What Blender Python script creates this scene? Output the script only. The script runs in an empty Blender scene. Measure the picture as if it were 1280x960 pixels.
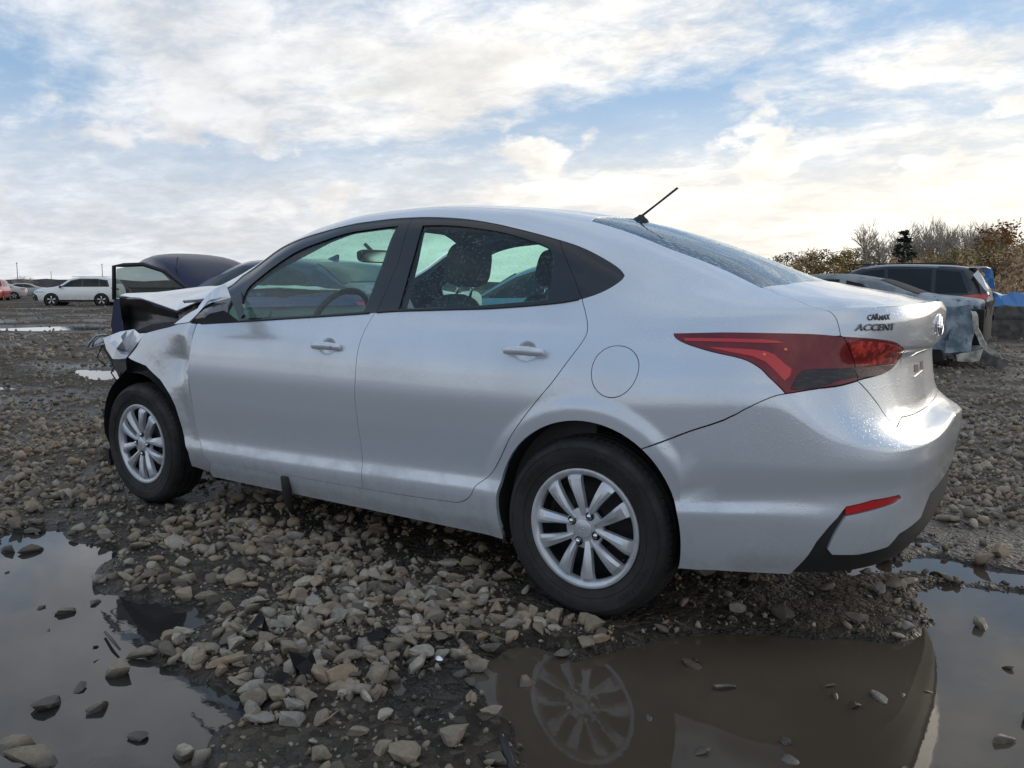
import bpy, bmesh, math, random
import numpy as np
from mathutils import Vector, Matrix, Quaternion
from mathutils.geometry import delaunay_2d_cdt
random.seed(7); rng = np.random.default_rng(7)
PI = math.pi
SC = bpy.context.scene
COL = SC.collection
# ---------------------------------------------------------------- camera
CAM = dict(loc=(-1.2669, 3.1577, 1.105), yaw=-.9801, pitch=.1176, f=1009.0, roll=.004)
def cam_axes():
    y, p = CAM['yaw'], CAM['pitch']
    F = np.array([math.cos(y) * math.cos(p), math.sin(y) * math.cos(p), -math.sin(p)])
    R = np.cross(F, [0, 0, 1]); R /= np.linalg.norm(R); U = np.cross(R, F)
    c, s = math.cos(CAM['roll']), math.sin(CAM['roll'])
    return F, c * R + s * U, -s * R + c * U
CF, CRT, CU = cam_axes(); CO = np.array(CAM['loc'])
cd = bpy.data.cameras.new('camera'); cam = bpy.data.objects.new('camera', cd); COL.objects.link(cam)
M = Matrix.Identity(4)
for i in range(3):
    M[i][0], M[i][1], M[i][2], M[i][3] = CRT[i], CU[i], -CF[i], CO[i]
cam.matrix_world = M
cd.sensor_width = 36; cd.lens = CAM['f'] / 1280 * 36; cd.clip_start = .05; cd.clip_end = 5000
SC.camera = cam
SC.view_settings.view_transform = 'Standard'; SC.view_settings.look = 'None'
SC.view_settings.exposure = 0.30; SC.view_settings.gamma = 1
SC.cycles.use_denoising = True
SC.cycles.max_bounces = 10; SC.cycles.transparent_max_bounces = 24
SC.cycles.glossy_bounces = 6; SC.cycles.transmission_bounces = 8
# ---------------------------------------------------------------- light: low hazy sun off the right, broken high cloud
SUN_EL = math.radians(15); SUN_DIR = np.array([-.36, -.93]); SUN_DIR = SUN_DIR / np.linalg.norm(SUN_DIR)
SUNV = np.array([SUN_DIR[0] * math.cos(SUN_EL), SUN_DIR[1] * math.cos(SUN_EL), math.sin(SUN_EL)])
sl = bpy.data.lights.new('sun', 'SUN'); sun = bpy.data.objects.new('sun', sl); COL.objects.link(sun)
sl.energy = 0.6; sl.angle = math.radians(30); sl.color = (1, .86, .68)
sun.rotation_euler = Vector(-SUNV).to_track_quat('-Z', 'Y').to_euler()
W = bpy.data.worlds.new('World'); SC.world = W; W.use_nodes = True
def build_world():
    nt = W.node_tree; N = nt.nodes; L = nt.links
    for n in list(N): N.remove(n)
    out = N.new('ShaderNodeOutputWorld'); bg = N.new('ShaderNodeBackground'); L.new(bg.outputs[0], out.inputs[0])
    bg.inputs[1].default_value = .10
    sky = N.new('ShaderNodeTexSky'); sky.sky_type = 'NISHITA'; sky.sun_disc = False
    sky.sun_elevation = SUN_EL; sky.sun_rotation = math.atan2(SUN_DIR[0], SUN_DIR[1])
    sky.air_density = 1.0; sky.dust_density = 1.0; sky.ozone_density = 1.5; sky.altitude = 200
    tc = N.new('ShaderNodeTexCoord'); sep = N.new('ShaderNodeSeparateXYZ'); L.new(tc.outputs['Generated'], sep.inputs[0])
    def m(op, a, b=None, c=None, clamp=False):
        n = N.new('ShaderNodeMath'); n.operation = op; n.use_clamp = clamp
        for i, v in enumerate((a, b, c)):
            if v is None: continue
            if isinstance(v, (int, float)): n.inputs[i].default_value = v
            else: L.new(v, n.inputs[i])
        return n.outputs[0]
    def mixc(f, a, b, mode='MIX'):
        n = N.new('ShaderNodeMix'); n.data_type = 'RGBA'; n.blend_type = mode
        for i, v in ((0, f), (6, a), (7, b)):
            if isinstance(v, (int, float)): n.inputs[i].default_value = v
            elif isinstance(v, tuple): n.inputs[i].default_value = (*v, 1)
            else: L.new(v, n.inputs[i])
        return n.outputs[2]
    z = m('MAXIMUM', sep.outputs[2], 0.0); zz = m('ADD', z, .20)
    px_ = m('DIVIDE', sep.outputs[0], zz); py_ = m('DIVIDE', sep.outputs[1], zz)
    cmb = N.new('ShaderNodeCombineXYZ'); L.new(px_, cmb.inputs[0]); L.new(py_, cmb.inputs[1])
    def noise(scale, detail, rough, stretch, rot, off=(0, 0, 0), dist=0.0, lac=2.0):
        mp = N.new('ShaderNodeMapping'); L.new(cmb.outputs[0], mp.inputs[0])
        mp.inputs['Rotation'].default_value = (0, 0, rot); mp.inputs['Scale'].default_value = stretch
        mp.inputs['Location'].default_value = off
        n = N.new('ShaderNodeTexNoise'); L.new(mp.outputs[0], n.inputs['Vector'])
        n.inputs['Scale'].default_value = scale; n.inputs['Detail'].default_value = detail
        n.inputs['Roughness'].default_value = rough; n.inputs['Distortion'].default_value = dist
        n.inputs['Lacunarity'].default_value = lac
        return n.outputs['Fac']
    def ramp(f, p0, p1, v0=0.0, v1=1.0):
        n = N.new('ShaderNodeMapRange'); n.interpolation_type = 'SMOOTHSTEP'; n.clamp = True
        L.new(f, n.inputs[0]); n.inputs[1].default_value = p0; n.inputs[2].default_value = p1
        n.inputs[3].default_value = v0; n.inputs[4].default_value = v1
        return n.outputs[0]
    big = noise(.42, 3, .5, (1, 1, 1), .3, (CLOUD_OFF[0], CLOUD_OFF[1], 0))
    streak = noise(1.25, 9, .60, (.62, 1.05, 1), CLOUD_ROT, (1.3, .4, 0), .35)
    fine = noise(7.5, 8, .66, (.9, 1.15, 1), CLOUD_ROT, (4, 2, 0), .2)
    cov = m('ADD', m('MULTIPLY', big, .75), m('ADD', m('MULTIPLY', streak, .90), m('MULTIPLY', fine, .32)))
    veil = ramp(cov, .84, 1.13)                      # coverage
    low = ramp(sep.outputs[2], .04, .26, 1.0, 0.0)   # the cloud sheet closes up towards the horizon
    veil = m('MAXIMUM', veil, m('MULTIPLY', low, ramp(cov, .80, 1.06, .35, 1.0)))
    # cloud brightness: whiter towards the sun, greyer away from it
    dt = N.new('ShaderNodeVectorMath'); dt.operation = 'DOT_PRODUCT'; L.new(tc.outputs['Generated'], dt.inputs[0])
    dt.inputs[1].default_value = tuple(SUNV)
    glow = m('MULTIPLY', ramp(dt.outputs['Value'], .15, .97), ramp(sep.outputs[2], .62, .16))
    c0 = mixc(glow, (7.0, 7.2, 7.5), (10.2, 9.6, 8.6))
    shade = ramp(noise(2.2, 6, .58, (.8, 1.1, 1), .1, (7, 3, 0)), .38, .66, .84, 1.06)
    puff = ramp(fine, .36, .64, .93, 1.05)
    sh = N.new('ShaderNodeVectorMath'); sh.operation = 'SCALE'; L.new(c0, sh.inputs[0]); L.new(m('MULTIPLY', shade, puff), sh.inputs[3])
    blue = mixc(.75, sky.outputs[0], (2.7, 4.3, 6.5))
    hz = mixc(ramp(sep.outputs[2], .0, .24, .9, 0.0), blue, mixc(glow, (5.5, 5.7, 6.1), (9.0, 8.4, 7.5)))
    fin = mixc(veil, hz, sh.outputs[0])
    # a few low cumulus heads
    mp = N.new('ShaderNodeMapping'); L.new(tc.outputs['Generated'], mp.inputs[0]); mp.inputs['Scale'].default_value = (1, 1, 1.9); mp.inputs['Location'].default_value = PUFF_OFF
    def n3(sc, det, ro):
        n = N.new('ShaderNodeTexNoise'); L.new(mp.outputs[0], n.inputs['Vector']); n.inputs['Scale'].default_value = sc; n.inputs['Detail'].default_value = det; n.inputs['Roughness'].default_value = ro; return n.outputs['Fac']
    cum = m('ADD', m('MULTIPLY', n3(5.5, 2, .5), .8), m('MULTIPLY', n3(17, 6, .6), .3))
    band = m('MULTIPLY', ramp(sep.outputs[2], .03, .10), ramp(sep.outputs[2], .27, .17))
    heads = m('MULTIPLY', ramp(cum, .60, .66), band)
    shade2 = ramp(n3(13, 5, .55), .38, .62, .80, 1.08)
    cc_ = N.new('ShaderNodeVectorMath'); cc_.operation = 'SCALE'; L.new(mixc(glow, (7.2, 7.2, 7.3), (10.9, 10.2, 9.0)), cc_.inputs[0]); L.new(shade2, cc_.inputs[3])
    fin = mixc(m('MULTIPLY', heads, .85), fin, cc_.outputs[0])
    L.new(fin, bg.inputs[0])
CLOUD_OFF = (6.3, 2.2); CLOUD_ROT = 1.9; PUFF_OFF = (7, 7, 0)
build_world()
# ---------------------------------------------------------------- geometry maths for the big sedan
XC = -0.25          # behind this x the plan outline turns round the tail as a fan
LF = 1.45           # length given to the fan in surface coordinates
S_MAX = 0.25 + LF
def pchip(xs, ys, x):
    xs = np.asarray(xs, float); ys = np.asarray(ys, float); x = np.asarray(x, float)
    h = np.diff(xs); d = np.diff(ys) / h
    m = np.zeros_like(ys)
    if len(xs) > 2:
        w1 = 2 * h[1:] + h[:-1]; w2 = h[1:] + 2 * h[:-1]
        with np.errstate(divide='ignore', invalid='ignore'):
            mm = (w1 + w2) / (w1 / d[:-1] + w2 / d[1:])
        mm[(d[:-1] * d[1:]) <= 0] = 0
        m[1:-1] = mm
    m[0] = d[0]; m[-1] = d[-1]
    i = np.clip(np.searchsorted(xs, x) - 1, 0, len(xs) - 2)
    xx = np.clip(x, xs[0], xs[-1])
    t = (xx - xs[i]) / h[i]
    return ((1 + 2 * t) * (1 - t) ** 2 * ys[i] + t * (1 - t) ** 2 * h[i] * m[i]
            + t * t * (3 - 2 * t) * ys[i + 1] + t * t * (t - 1) * h[i] * m[i + 1])
def sstep(a, b, x):
    t = np.clip((x - a) / (b - a), 0, 1); return t * t * (3 - 2 * t)
# rows of the lower body: knots of s -> z ; knots of s -> half width ; rear extent x ; corner exponent
ROWS = [
 ([-3, -2.1, 0, .36, .7, 1.0, 1.7], [.19, .205, .205, .235, .265, .270, .285], [-3, -2.2, -.3, .25], [.80, .812, .812, .820], -.940, 3.4),
 ([-3, -2.1, 0, .36, .7, 1.0, 1.7], [.26, .270, .285, .310, .34, .352, .36], [-3, -2.2, -.3, .25], [.815, .840, .841, .841], -.982, 3.5),
 ([-3, -2.1, -.5, .36, .7, 1.1, 1.7], [.34, .335, .370, .420, .45, .45, .44], [-3, -2.2, -.3, .25], [.84, .853, .853, .855], -.982, 3.6),
 ([-3, -2.1, -.5, .36, .7, 1.1, 1.7], [.42, .405, .437, .465, .505, .52, .52], [-3, -2.2, -.3, .25], [.848, .842, .841, .846], -.990, 3.6),
 ([-3, -2.1, 0, .36, .7, 1.1, 1.7], [.59, .590, .600, .600, .61, .60, .60], [-3, -2.2, -.3, .25], [.858, .857, .856, .857], -1.002, 3.6),
 ([-3, -2.1, 0, .36, .62, .80, 1.0, 1.7], [.70, .70, .715, .74, .765, .675, .640, .675], [-3, -2.2, -.3, .25], [.856, .862, .862, .858], -1.004, 3.5),
 ([-3, -2.1, 0, .36, .62, .85, 1.15, 1.7], [.79, .79, .80, .83, .84, .775, .715, .700], [-3, -2.2, -.3, .25], [.840, .856, .855, .845], -.915, 3.4),
 ([-3, -2.1, 0, .36, .7, 1.1, 1.7], [.87, .875, .885, .895, .90, .89, .885], [-3, -2.2, -.3, .25], [.805, .839, .836, .822], -.888, 3.4),
 ([-3, -2.1, 0, .36, .7, 1.1, 1.7], [.93, .93, .950, .950, .95, .94, .915], [-3, -2.2, -.3, .25], [.775, .812, .810, .796], -.922, 3.3),
 ([-3, -2.1, 0, .36, .7, 1.1, 1.7], [.96, .962, .988, .988, .993, 1.01, 1.045], [-3, -2.2, -.3, .25], [.758, .793, .790, .781], -.934, 3.25),
 ([-3, -2.3, -1.9, -1, 0, .25, .7, .95, 1.7], [.99, .985, .992, 1.005, 1.022, 1.022, 1.035, 1.055, 1.068], [-3, -2.2, -.3, .25], [.745, .777, .775, .765], -.918, 3.2),
]
NB = len(ROWS)
S_END = 0.98
def b_row(k, s):
    sz, z, sb, bw, xr, n = ROWS[k]
    s = np.asarray(s, float)
    zz = pchip(sz, z, s); b = pchip(sb, bw, np.minimum(s, .25))
    phi = np.clip((s - .25) / LF, 0, 1) * math.pi / 2
    a = XC - xr
    c, q = np.cos(phi), np.sin(phi)
    r = (np.abs(q / a) ** n + np.abs(c / b) ** n) ** (-1 / n)
    X = np.where(s <= .25, -s, XC - r * q); Y = np.where(s <= .25, b, r * c)
    if k == 2: Y = Y + .000 * s
    return np.stack([X, Y, zz], -1)
# rows of the upper body by x: (t, x knots, y knots, z knots)
CX = [2.75, 2.45, 2.2, 1.9, 1.7, 1.5, 1.2, .9, .5, .2, -.05, -.25, -.5, -.7, -.93]
CR = [
 (1.2, [.735, .738, .735, .728, .712, .705, .700, .698, .700, .707, .728, .728, .712, .655, .525],
       [1.02, 1.035, 1.045, 1.085, 1.13, 1.16, 1.19, 1.20, 1.19, 1.17, 1.10, 1.075, 1.062, 1.062, 1.055]),
 (1.4, [.68, .69, .69, .685, .672, .650, .632, .628, .636, .656, .668, .652, .632, .585, .46],
       [1.03, 1.05, 1.075, 1.150, 1.235, 1.300, 1.365, 1.380, 1.350, 1.275, 1.190, 1.135, 1.092, 1.082, 1.058]),
 (1.5, [.58, .60, .625, .610, .590, .570, .560, .556, .556, .556, .556, .555, .548, .505, .39],
       [1.035, 1.055, 1.105, 1.215, 1.312, 1.375, 1.422, 1.433, 1.405, 1.345, 1.265, 1.190, 1.115, 1.09, 1.06]),
 (1.75, [.30] * 14 + [.21],
       [1.04, 1.06, 1.12, 1.255, 1.345, 1.405, 1.448, 1.458, 1.433, 1.383, 1.310, 1.236, 1.142, 1.103, 1.066]),
 (2.0, [.0] * 15,
       [1.04, 1.06, 1.13, 1.265, 1.355, 1.415, 1.456, 1.466, 1.442, 1.392, 1.320, 1.246, 1.150, 1.106, 1.068]),
]
def c_row(j, s):
    t, ys, zs = CR[j]
    xs = -np.array(CX)
    s = np.asarray(s, float)
    top = b_row(NB - 1, s); end = b_row(NB - 1, np.array([S_END]))[0]
    f = np.clip((s - .25) / (S_END - .25), 0, 1)
    yend = ys[-1]
    # x of the trailing edge at this row's y
    ss = np.linspace(S_END, S_MAX, 80); e = b_row(NB - 1, ss)
    xe = np.interp(yend, e[::-1, 1], e[::-1, 0]); ze = np.interp(yend, e[::-1, 1], e[::-1, 2])
    X = np.where(s <= .25, -s, top[:, 0] + (xe - end[0]) * f ** 1.5)
    Y = pchip(xs, ys, -X); Z = pchip(xs, zs, -X)
    w = sstep(.75, 1, f)
    Y = Y * (1 - w) + yend * w; Z = Z * (1 - w) + ze * w
    return np.stack([X, Y, Z], -1)
TB = [k / (NB - 1) for k in range(NB)]
TC = [1.0] + [c[0] for c in CR]
def cross(ts, P, t):
    """P (K, n, 3) rows at ts; t (n,) -> monotone cubic interpolation row-wise."""
    K = len(ts); ts = np.array(ts); n = P.shape[1]
    h = np.diff(ts)[:, None, None]; d = np.diff(P, axis=0) / h
    m = np.zeros_like(P)
    w1 = 2 * h[1:] + h[:-1]; w2 = h[1:] + 2 * h[:-1]
    with np.errstate(divide='ignore', invalid='ignore'):
        mm = (w1 + w2) / (w1 / d[:-1] + w2 / d[1:])
    mm[~((d[:-1] * d[1:]) > 0)] = 0
    m[1:-1] = mm; m[0] = d[0]; m[-1] = d[-1]
    if ts[-1] == 2.0: m[-1, :, 2] = 0
    i = np.clip(np.searchsorted(ts, t, side='right') - 1, 0, K - 2); c = np.arange(n)
    hh = h[i, 0, 0][:, None]; u = ((t - ts[i]) / (ts[i + 1] - ts[i]))[:, None]
    return ((1 + 2 * u) * (1 - u) ** 2 * P[i, c] + u * (1 - u) ** 2 * hh * m[i, c]
            + u * u * (3 - 2 * u) * P[i + 1, c] + u * u * (u - 1) * hh * m[i + 1, c])
AR_R = (-.01, .325, .350)      # rear wheel arch centre x, z, radius
AR_F = (2.555, .325, .350)
def surf(st):
    """(n,2) surface coordinates -> (n,3) points on the left flank, tail and upper body."""
    st = np.asarray(st, float); s = st[:, 0]; t = st[:, 1]
    out = np.zeros((len(s), 3))
    a = s <= S_END
    rows = None
    if a.any():
        sa, ta = s[a], t[a]
        P = np.stack([b_row(k, sa) for k in range(NB)] + [c_row(j, sa) for j in range(len(CR))])
        out[a] = cross(TB + TC[1:], P, ta)
    b = ~a
    if b.any():
        sb, tb = s[b], np.minimum(t[b], 1)
        P = np.stack([b_row(k, sb) for k in range(NB)])
        out[b] = cross(TB, P, tb)
    # make the last upper station follow the tail edge
    w = sstep(S_END - .12, S_END, s) * sstep(1.0, 1.2, t) * a
    if (w > 0).any():
        i = np.where(w > 0)[0]
        ss = np.linspace(S_END, S_MAX, 80); e = b_row(NB - 1, ss)
        tx = np.interp(out[i, 1], e[::-1, 1], e[::-1, 0]); tz = np.interp(out[i, 1], e[::-1, 1], e[::-1, 2])
        out[i, 0] += (tx - out[i, 0]) * w[i]; out[i, 2] += (tz - out[i, 2]) * w[i]
    # raised lips round the wheel arches
    for (cx, cz, r) in (AR_R, AR_F):
        rr = np.hypot(out[:, 0] - cx, out[:, 2] - cz)
        out[:, 1] += .009 * (1 - sstep(r + .035, r + .090, rr)) * (t < 1)
    # dished scoops behind the door handles
    for (hx, hz) in ((.235, .892), (1.195, .868)):
        d = np.hypot((out[:, 0] - hx) / .052, (out[:, 2] - hz) / .038)
        out[:, 1] -= .016 * (1 - sstep(.25, 1.0, d)) * (t < 1)
    return out
def surf_n(st, e=2e-3):
    st = np.asarray(st, float); de = np.array([e, 0]); df = np.array([0, e])
    up = ((st[:, 1] > 1) & (st[:, 0] > S_END - 2 * e))[:, None]; sc = np.where(up, np.minimum(st, [S_END - 2 * e, 9]), st)
    du = surf(sc + de) - surf(sc - de)
    tc_ = st.copy(); k = (st[:, 0] > S_END - e); tc_[k, 1] = np.minimum(st[k, 1], np.where(st[k, 1] <= 1, 1 - e, 9))
    tc_[:, 0] = np.where((st[:, 1] > 1 - e) & (st[:, 1] > 1), np.minimum(tc_[:, 0], S_END - 1e-4), tc_[:, 0])
    low_ = np.where((tc_[:, 1] > 1) & k, np.maximum(tc_[:, 1], 1 + e), tc_[:, 1]); tc_[:, 1] = low_
    dv = surf(tc_ + df) - surf(tc_ - df)
    n = np.cross(du, dv)     # outward
    return n / np.maximum(np.linalg.norm(n, axis=1, keepdims=True), 1e-12)
def proj(P):
    D = np.asarray(P) - CO; z = D @ CF
    return np.stack([640 + CAM['f'] * (D @ CRT) / z, 480 - CAM['f'] * (D @ CU) / z], -1), z
def ray(u, v): return CF + CRT * (u - 640) / CAM['f'] - CU * (v - 480) / CAM['f']
def at_y(u, v, y): d = ray(u, v); return CO + d * ((y - CO[1]) / d[1])
def at_x(u, v, x): d = ray(u, v); return CO + d * ((x - CO[0]) / d[0])
def at_z(u, v, z): d = ray(u, v); return CO + d * ((z - CO[2]) / d[2])
_gs = np.linspace(-2.95, S_MAX, 500); _gt = np.linspace(0, 2, 260)
_G = np.stack(np.meshgrid(_gs, _gt, indexing='ij'), -1).reshape(-1, 2)
_GP = surf(_G); _GU, _GZ = proj(_GP)
_GN = surf_n(_G); _GV = ((CO - _GP) * _GN).sum(1) > -.02
_GV &= ~((_G[:, 0] > S_END) & (_G[:, 1] > 1))
def st_xz(x, z):
    t = np.linspace(0, 2, 400); P = surf(np.stack([np.full(400, -x), t], 1))
    i = np.argmax(P[:, 2] > z); 
    if i == 0: return (-x, 0.)
    f = (z - P[i - 1, 2]) / (P[i, 2] - P[i - 1, 2]); return (-x, float(t[i - 1] + f * (t[1] - t[0])))
def st_xz_many(XZ):
    t = np.linspace(0, 1, 240); s = -XZ[:, 0]; S, T_ = np.meshgrid(s, t, indexing='ij')
    Z = surf(np.stack([S.ravel(), T_.ravel()], 1))[:, 2].reshape(S.shape); out = []
    for i in range(len(XZ)): out.append((s[i], float(np.interp(XZ[i, 1], Z[i], t))))
    return out
def px(u, v, smax=None, smin=None):
    """photograph pixel -> surface coordinates of the sedan (nearest front-facing sample, refined)"""
    d = ((_GU - (u, v)) ** 2).sum(1) + np.where(_GV, 0, 1e9)
    if smax is not None: d = d + np.where(_G[:, 0] > smax, 1e9, 0)
    if smin is not None: d = d + np.where(_G[:, 0] < smin, 1e9, 0)
    near = d < d.min() + 9
    i = np.where(near)[0][np.argmin(d[near] + 0)]
    st = _G[i].copy()
    for _ in range(4):
        e = 1e-4
        b = np.array([st, st + (e, 0), st + (0, e)]); U, _z = proj(surf(b))
        J = np.stack([(U[1] - U[0]) / e, (U[2] - U[0]) / e], 1)
        det = np.linalg.det(J)
        if abs(det) < 1e-3: break
        step = np.linalg.solve(J, np.array([u, v]) - U[0])
        step = np.clip(step, -.02, .02); st = st + step
    st[1] = min(max(st[1], 0), 2)
    return (float(st[0]), float(st[1]))
# ---------------------------------------------------------------- materials
MATS = {}
class NT:
    def __init__(s, name):
        s.m = bpy.data.materials.new(name); s.m.use_nodes = True; s.t = s.m.node_tree; s.N = s.t.nodes; s.L = s.t.links
        s.b = s.N['Principled BSDF']; s.out = s.N['Material Output']
        tc = s.N.new('ShaderNodeTexCoord'); s.obj = tc.outputs['Object']
    def set(s, **k):
        for n, v in k.items():
            i = s.b.inputs[n.replace('_', ' ')]
            if isinstance(v, tuple) and len(v) == 3: v = (*v, 1)
            if isinstance(v, (int, float, tuple)): i.default_value = v
            else: s.L.new(v, i)
        return s
    def noise(s, scale, detail=4, rough=.55, vec=None, stretch=None, dist=0):
        n = s.N.new('ShaderNodeTexNoise'); v = vec or s.obj
        if stretch:
            mp = s.N.new('ShaderNodeMapping'); s.L.new(v, mp.inputs[0]); mp.inputs['Scale'].default_value = stretch; v = mp.outputs[0]
        s.L.new(v, n.inputs['Vector']); n.inputs['Scale'].default_value = scale; n.inputs['Detail'].default_value = detail
        n.inputs['Roughness'].default_value = rough; n.inputs['Distortion'].default_value = dist
        return n.outputs['Fac']
    def voro(s, scale, feat='F1', out='Distance', vec=None, rnd=1):
        n = s.N.new('ShaderNodeTexVoronoi'); n.feature = feat; s.L.new(vec or s.obj, n.inputs['Vector'])
        n.inputs['Scale'].default_value = scale; n.inputs['Randomness'].default_value = rnd
        return n.outputs[out]
    def rng(s, f, a, b, c=0., d=1., smooth=True):
        n = s.N.new('ShaderNodeMapRange'); n.clamp = True
        if smooth: n.interpolation_type = 'SMOOTHSTEP'
        s.L.new(f, n.inputs[0])
        for i, v in enumerate((a, b, c, d)): n.inputs[i + 1].default_value = v
        return n.outputs[0]
    def mix(s, f, a, b, mode='MIX'):
        n = s.N.new('ShaderNodeMix'); n.data_type = 'RGBA'; n.blend_type = mode
        for i, v in ((0, f), (6, a), (7, b)):
            if isinstance(v, (int, float)): n.inputs[i].default_value = v
            elif isinstance(v, tuple): n.inputs[i].default_value = (*v, 1)
            else: s.L.new(v, n.inputs[i])
        return n.outputs[2]
    def math(s, op, a, b=0.):
        n = s.N.new('ShaderNodeMath'); n.operation = op
        for i, v in enumerate((a, b)):
            if isinstance(v, (int, float)): n.inputs[i].default_value = v
            else: s.L.new(v, n.inputs[i])
        return n.outputs[0]
    def bump(s, h, strength=.3, dist=.01, to=None):
        n = s.N.new('ShaderNodeBump'); s.L.new(h, n.inputs['Height']); n.inputs['Strength'].default_value = strength
        n.inputs['Distance'].default_value = dist; s.L.new(n.outputs[0], s.b.inputs[to or 'Normal']); return s
    def sepz(s, src=None):
        n = s.N.new('ShaderNodeSeparateXYZ'); s.L.new(src or s.obj, n.inputs[0]); return n.outputs
    def geo(s, o):
        n = s.N.new('ShaderNodeNewGeometry'); return n.outputs[o]
def simple(name, col, rough=.5, metal=0., bumpy=0., bscale=60, var=.0, spec=.5, coat=0., vscale=6):
    if name in MATS: return MATS[name]
    n = NT(name); n.set(Roughness=rough, Metallic=metal, Specular_IOR_Level=spec, Coat_Weight=coat, Coat_Roughness=.06)
    if var:
        a = tuple(c * (1 - var) for c in col); b = tuple(min(1, c * (1 + var)) for c in col)
        n.set(Base_Color=n.mix(n.rng(n.noise(vscale, 5), .3, .7), a, b))
        n.set(Roughness=n.rng(n.noise(vscale * 2.3, 4), .3, .7, max(.02, rough * .8), min(1, rough * 1.2)))
    else: n.set(Base_Color=col)
    if bumpy: n.bump(n.noise(bscale, 4), bumpy, .01)
    MATS[name] = n.m; return n.m
def drops(n, scale, size):
    """height of small rain beads: random round caps, thinned out by noise"""
    v = n.N.new('ShaderNodeTexVoronoi'); n.L.new(n.obj, v.inputs['Vector']); v.inputs['Scale'].default_value = scale
    sx = n.sepz(v.outputs['Color'])
    r = n.math('MULTIPLY', sx[0], size)
    h = n.math('MAXIMUM', n.math('SUBTRACT', r, v.outputs['Distance']), 0.)
    h = n.math('POWER', n.math('MULTIPLY', h, 3.), .6)
    return n.math('MULTIPLY', h, n.rng(sx[1], .35, .4))
def paint(name, col, metal=.75, rough=.40, wet=1.0, dirt=.25):
    if name in MATS: return MATS[name]
    n = NT(name)
    z = n.sepz()[2]
    grime = n.math('MULTIPLY', n.rng(z, .62, .18), n.rng(n.noise(9, 6, .65), .38, .72))
    film = n.rng(n.noise(2.5, 5, .6), .35, .75, 0, .10)
    g = n.math('MAXIMUM', n.math('MULTIPLY', grime, dirt), film)
    n.set(Base_Color=n.mix(g, col, (.20, .18, .16)), Metallic=n.rng(g, 0, 1, metal, metal * .1, False),
          Roughness=n.rng(g, 0, 1, rough, .75, False), Coat_Weight=.8, Coat_Roughness=n.rng(n.noise(3, 4), .3, .7, .03, .10), Coat_IOR=1.5)
    if wet:
        h = n.math('ADD', drops(n, 170, .52), drops(n, 95, .38))
        nz = n.sepz(n.geo('Normal'))[2]
        amt = n.math('MULTIPLY', n.rng(nz, -.1, .6, .10, .8), h)
        n.bump(amt, .22 * wet, .004); n.bump(amt, .9 * wet, .004, 'Coat Normal')
    MATS[name] = n.m; return n.m
def glass(name, tint, rough=.0, wet=.0, ds=(150, 70), ior=1.5):
    """pane: a mirror coat over a tinted see-through sheet"""
    if name in MATS: return MATS[name]
    n = NT(name); n.N.remove(n.b)
    tr = n.N.new('ShaderNodeBsdfTransparent'); tr.inputs[0].default_value = (*tint, 1)
    gl = n.N.new('ShaderNodeBsdfGlossy'); gl.inputs['Roughness'].default_value = rough; gl.inputs[0].default_value = (.78, .90, 1, 1) if ior > 2 else (1, 1, 1, 1)
    df = n.N.new('ShaderNodeBsdfDiffuse'); df.inputs[0].default_value = (.35, .38, .38, 1)
    fr = n.N.new('ShaderNodeFresnel'); n.L.new(n.rng(n.geo('Backfacing'), 0, 1, ior, 1 / ior, False), fr.inputs[0])
    mx = n.N.new('ShaderNodeMixShader'); m2 = n.N.new('ShaderNodeMixShader')
    film = n.rng(n.noise(4, 6, .65), .35, .75, .0, .05)
    if wet:
        h = n.math('ADD', drops(n, ds[0], .60), drops(n, ds[1], .45))
        b = n.N.new('ShaderNodeBump'); n.L.new(h, b.inputs['Height']); b.inputs['Strength'].default_value = wet; b.inputs['Distance'].default_value = .004
        n.L.new(b.outputs[0], gl.inputs['Normal']); n.L.new(b.outputs[0], fr.inputs['Normal'])
        film = n.math('ADD', film, n.math('MULTIPLY', h, .15))
    n.L.new(film, m2.inputs[0]); n.L.new(tr.outputs[0], m2.inputs[1]); n.L.new(df.outputs[0], m2.inputs[2])
    n.L.new(fr.outputs[0], mx.inputs[0]); n.L.new(m2.outputs[0], mx.inputs[1]); n.L.new(gl.outputs[0], mx.inputs[2])
    n.L.new(mx.outputs[0], n.out.inputs[0])
    MATS[name] = n.m; return n.m
# ---------------------------------------------------------------- object helpers
def tag(o, label, cat, group=None, kind=None):
    o['label'] = label; o['category'] = cat
    if group: o['group'] = group
    if kind: o['kind'] = kind
    return o
def empty(name, loc=(0, 0, 0), rz=0.):
    o = bpy.data.objects.new(name, None); COL.objects.link(o); o.location = loc; o.rotation_euler = (0, 0, rz); o.empty_display_size = .1
    return o
def link(name, me, mat, parent=None, kind=None):
    o = bpy.data.objects.new(name, me); COL.objects.link(o)
    if mat and not me.materials:
        for q in (mat if isinstance(mat, (list, tuple)) else [mat]): me.materials.append(q)
    if parent: o.parent = parent
    if kind: o['kind'] = kind
    return o
def mesh(name, V, F, mat, parent=None, smooth=False, norm=None, kind=None):
    me = bpy.data.meshes.new(name)
    me.from_pydata([tuple(map(float, v)) for v in V], [], [tuple(int(i) for i in f) for f in F]); me.update()
    if smooth or norm is not None:
        me.polygons.foreach_set('use_smooth', [True] * len(me.polygons))
    if norm is not None:
        me.normals_split_custom_set_from_vertices([tuple(map(float, n)) for n in norm])
    return link(name, me, mat, parent, kind)
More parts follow.
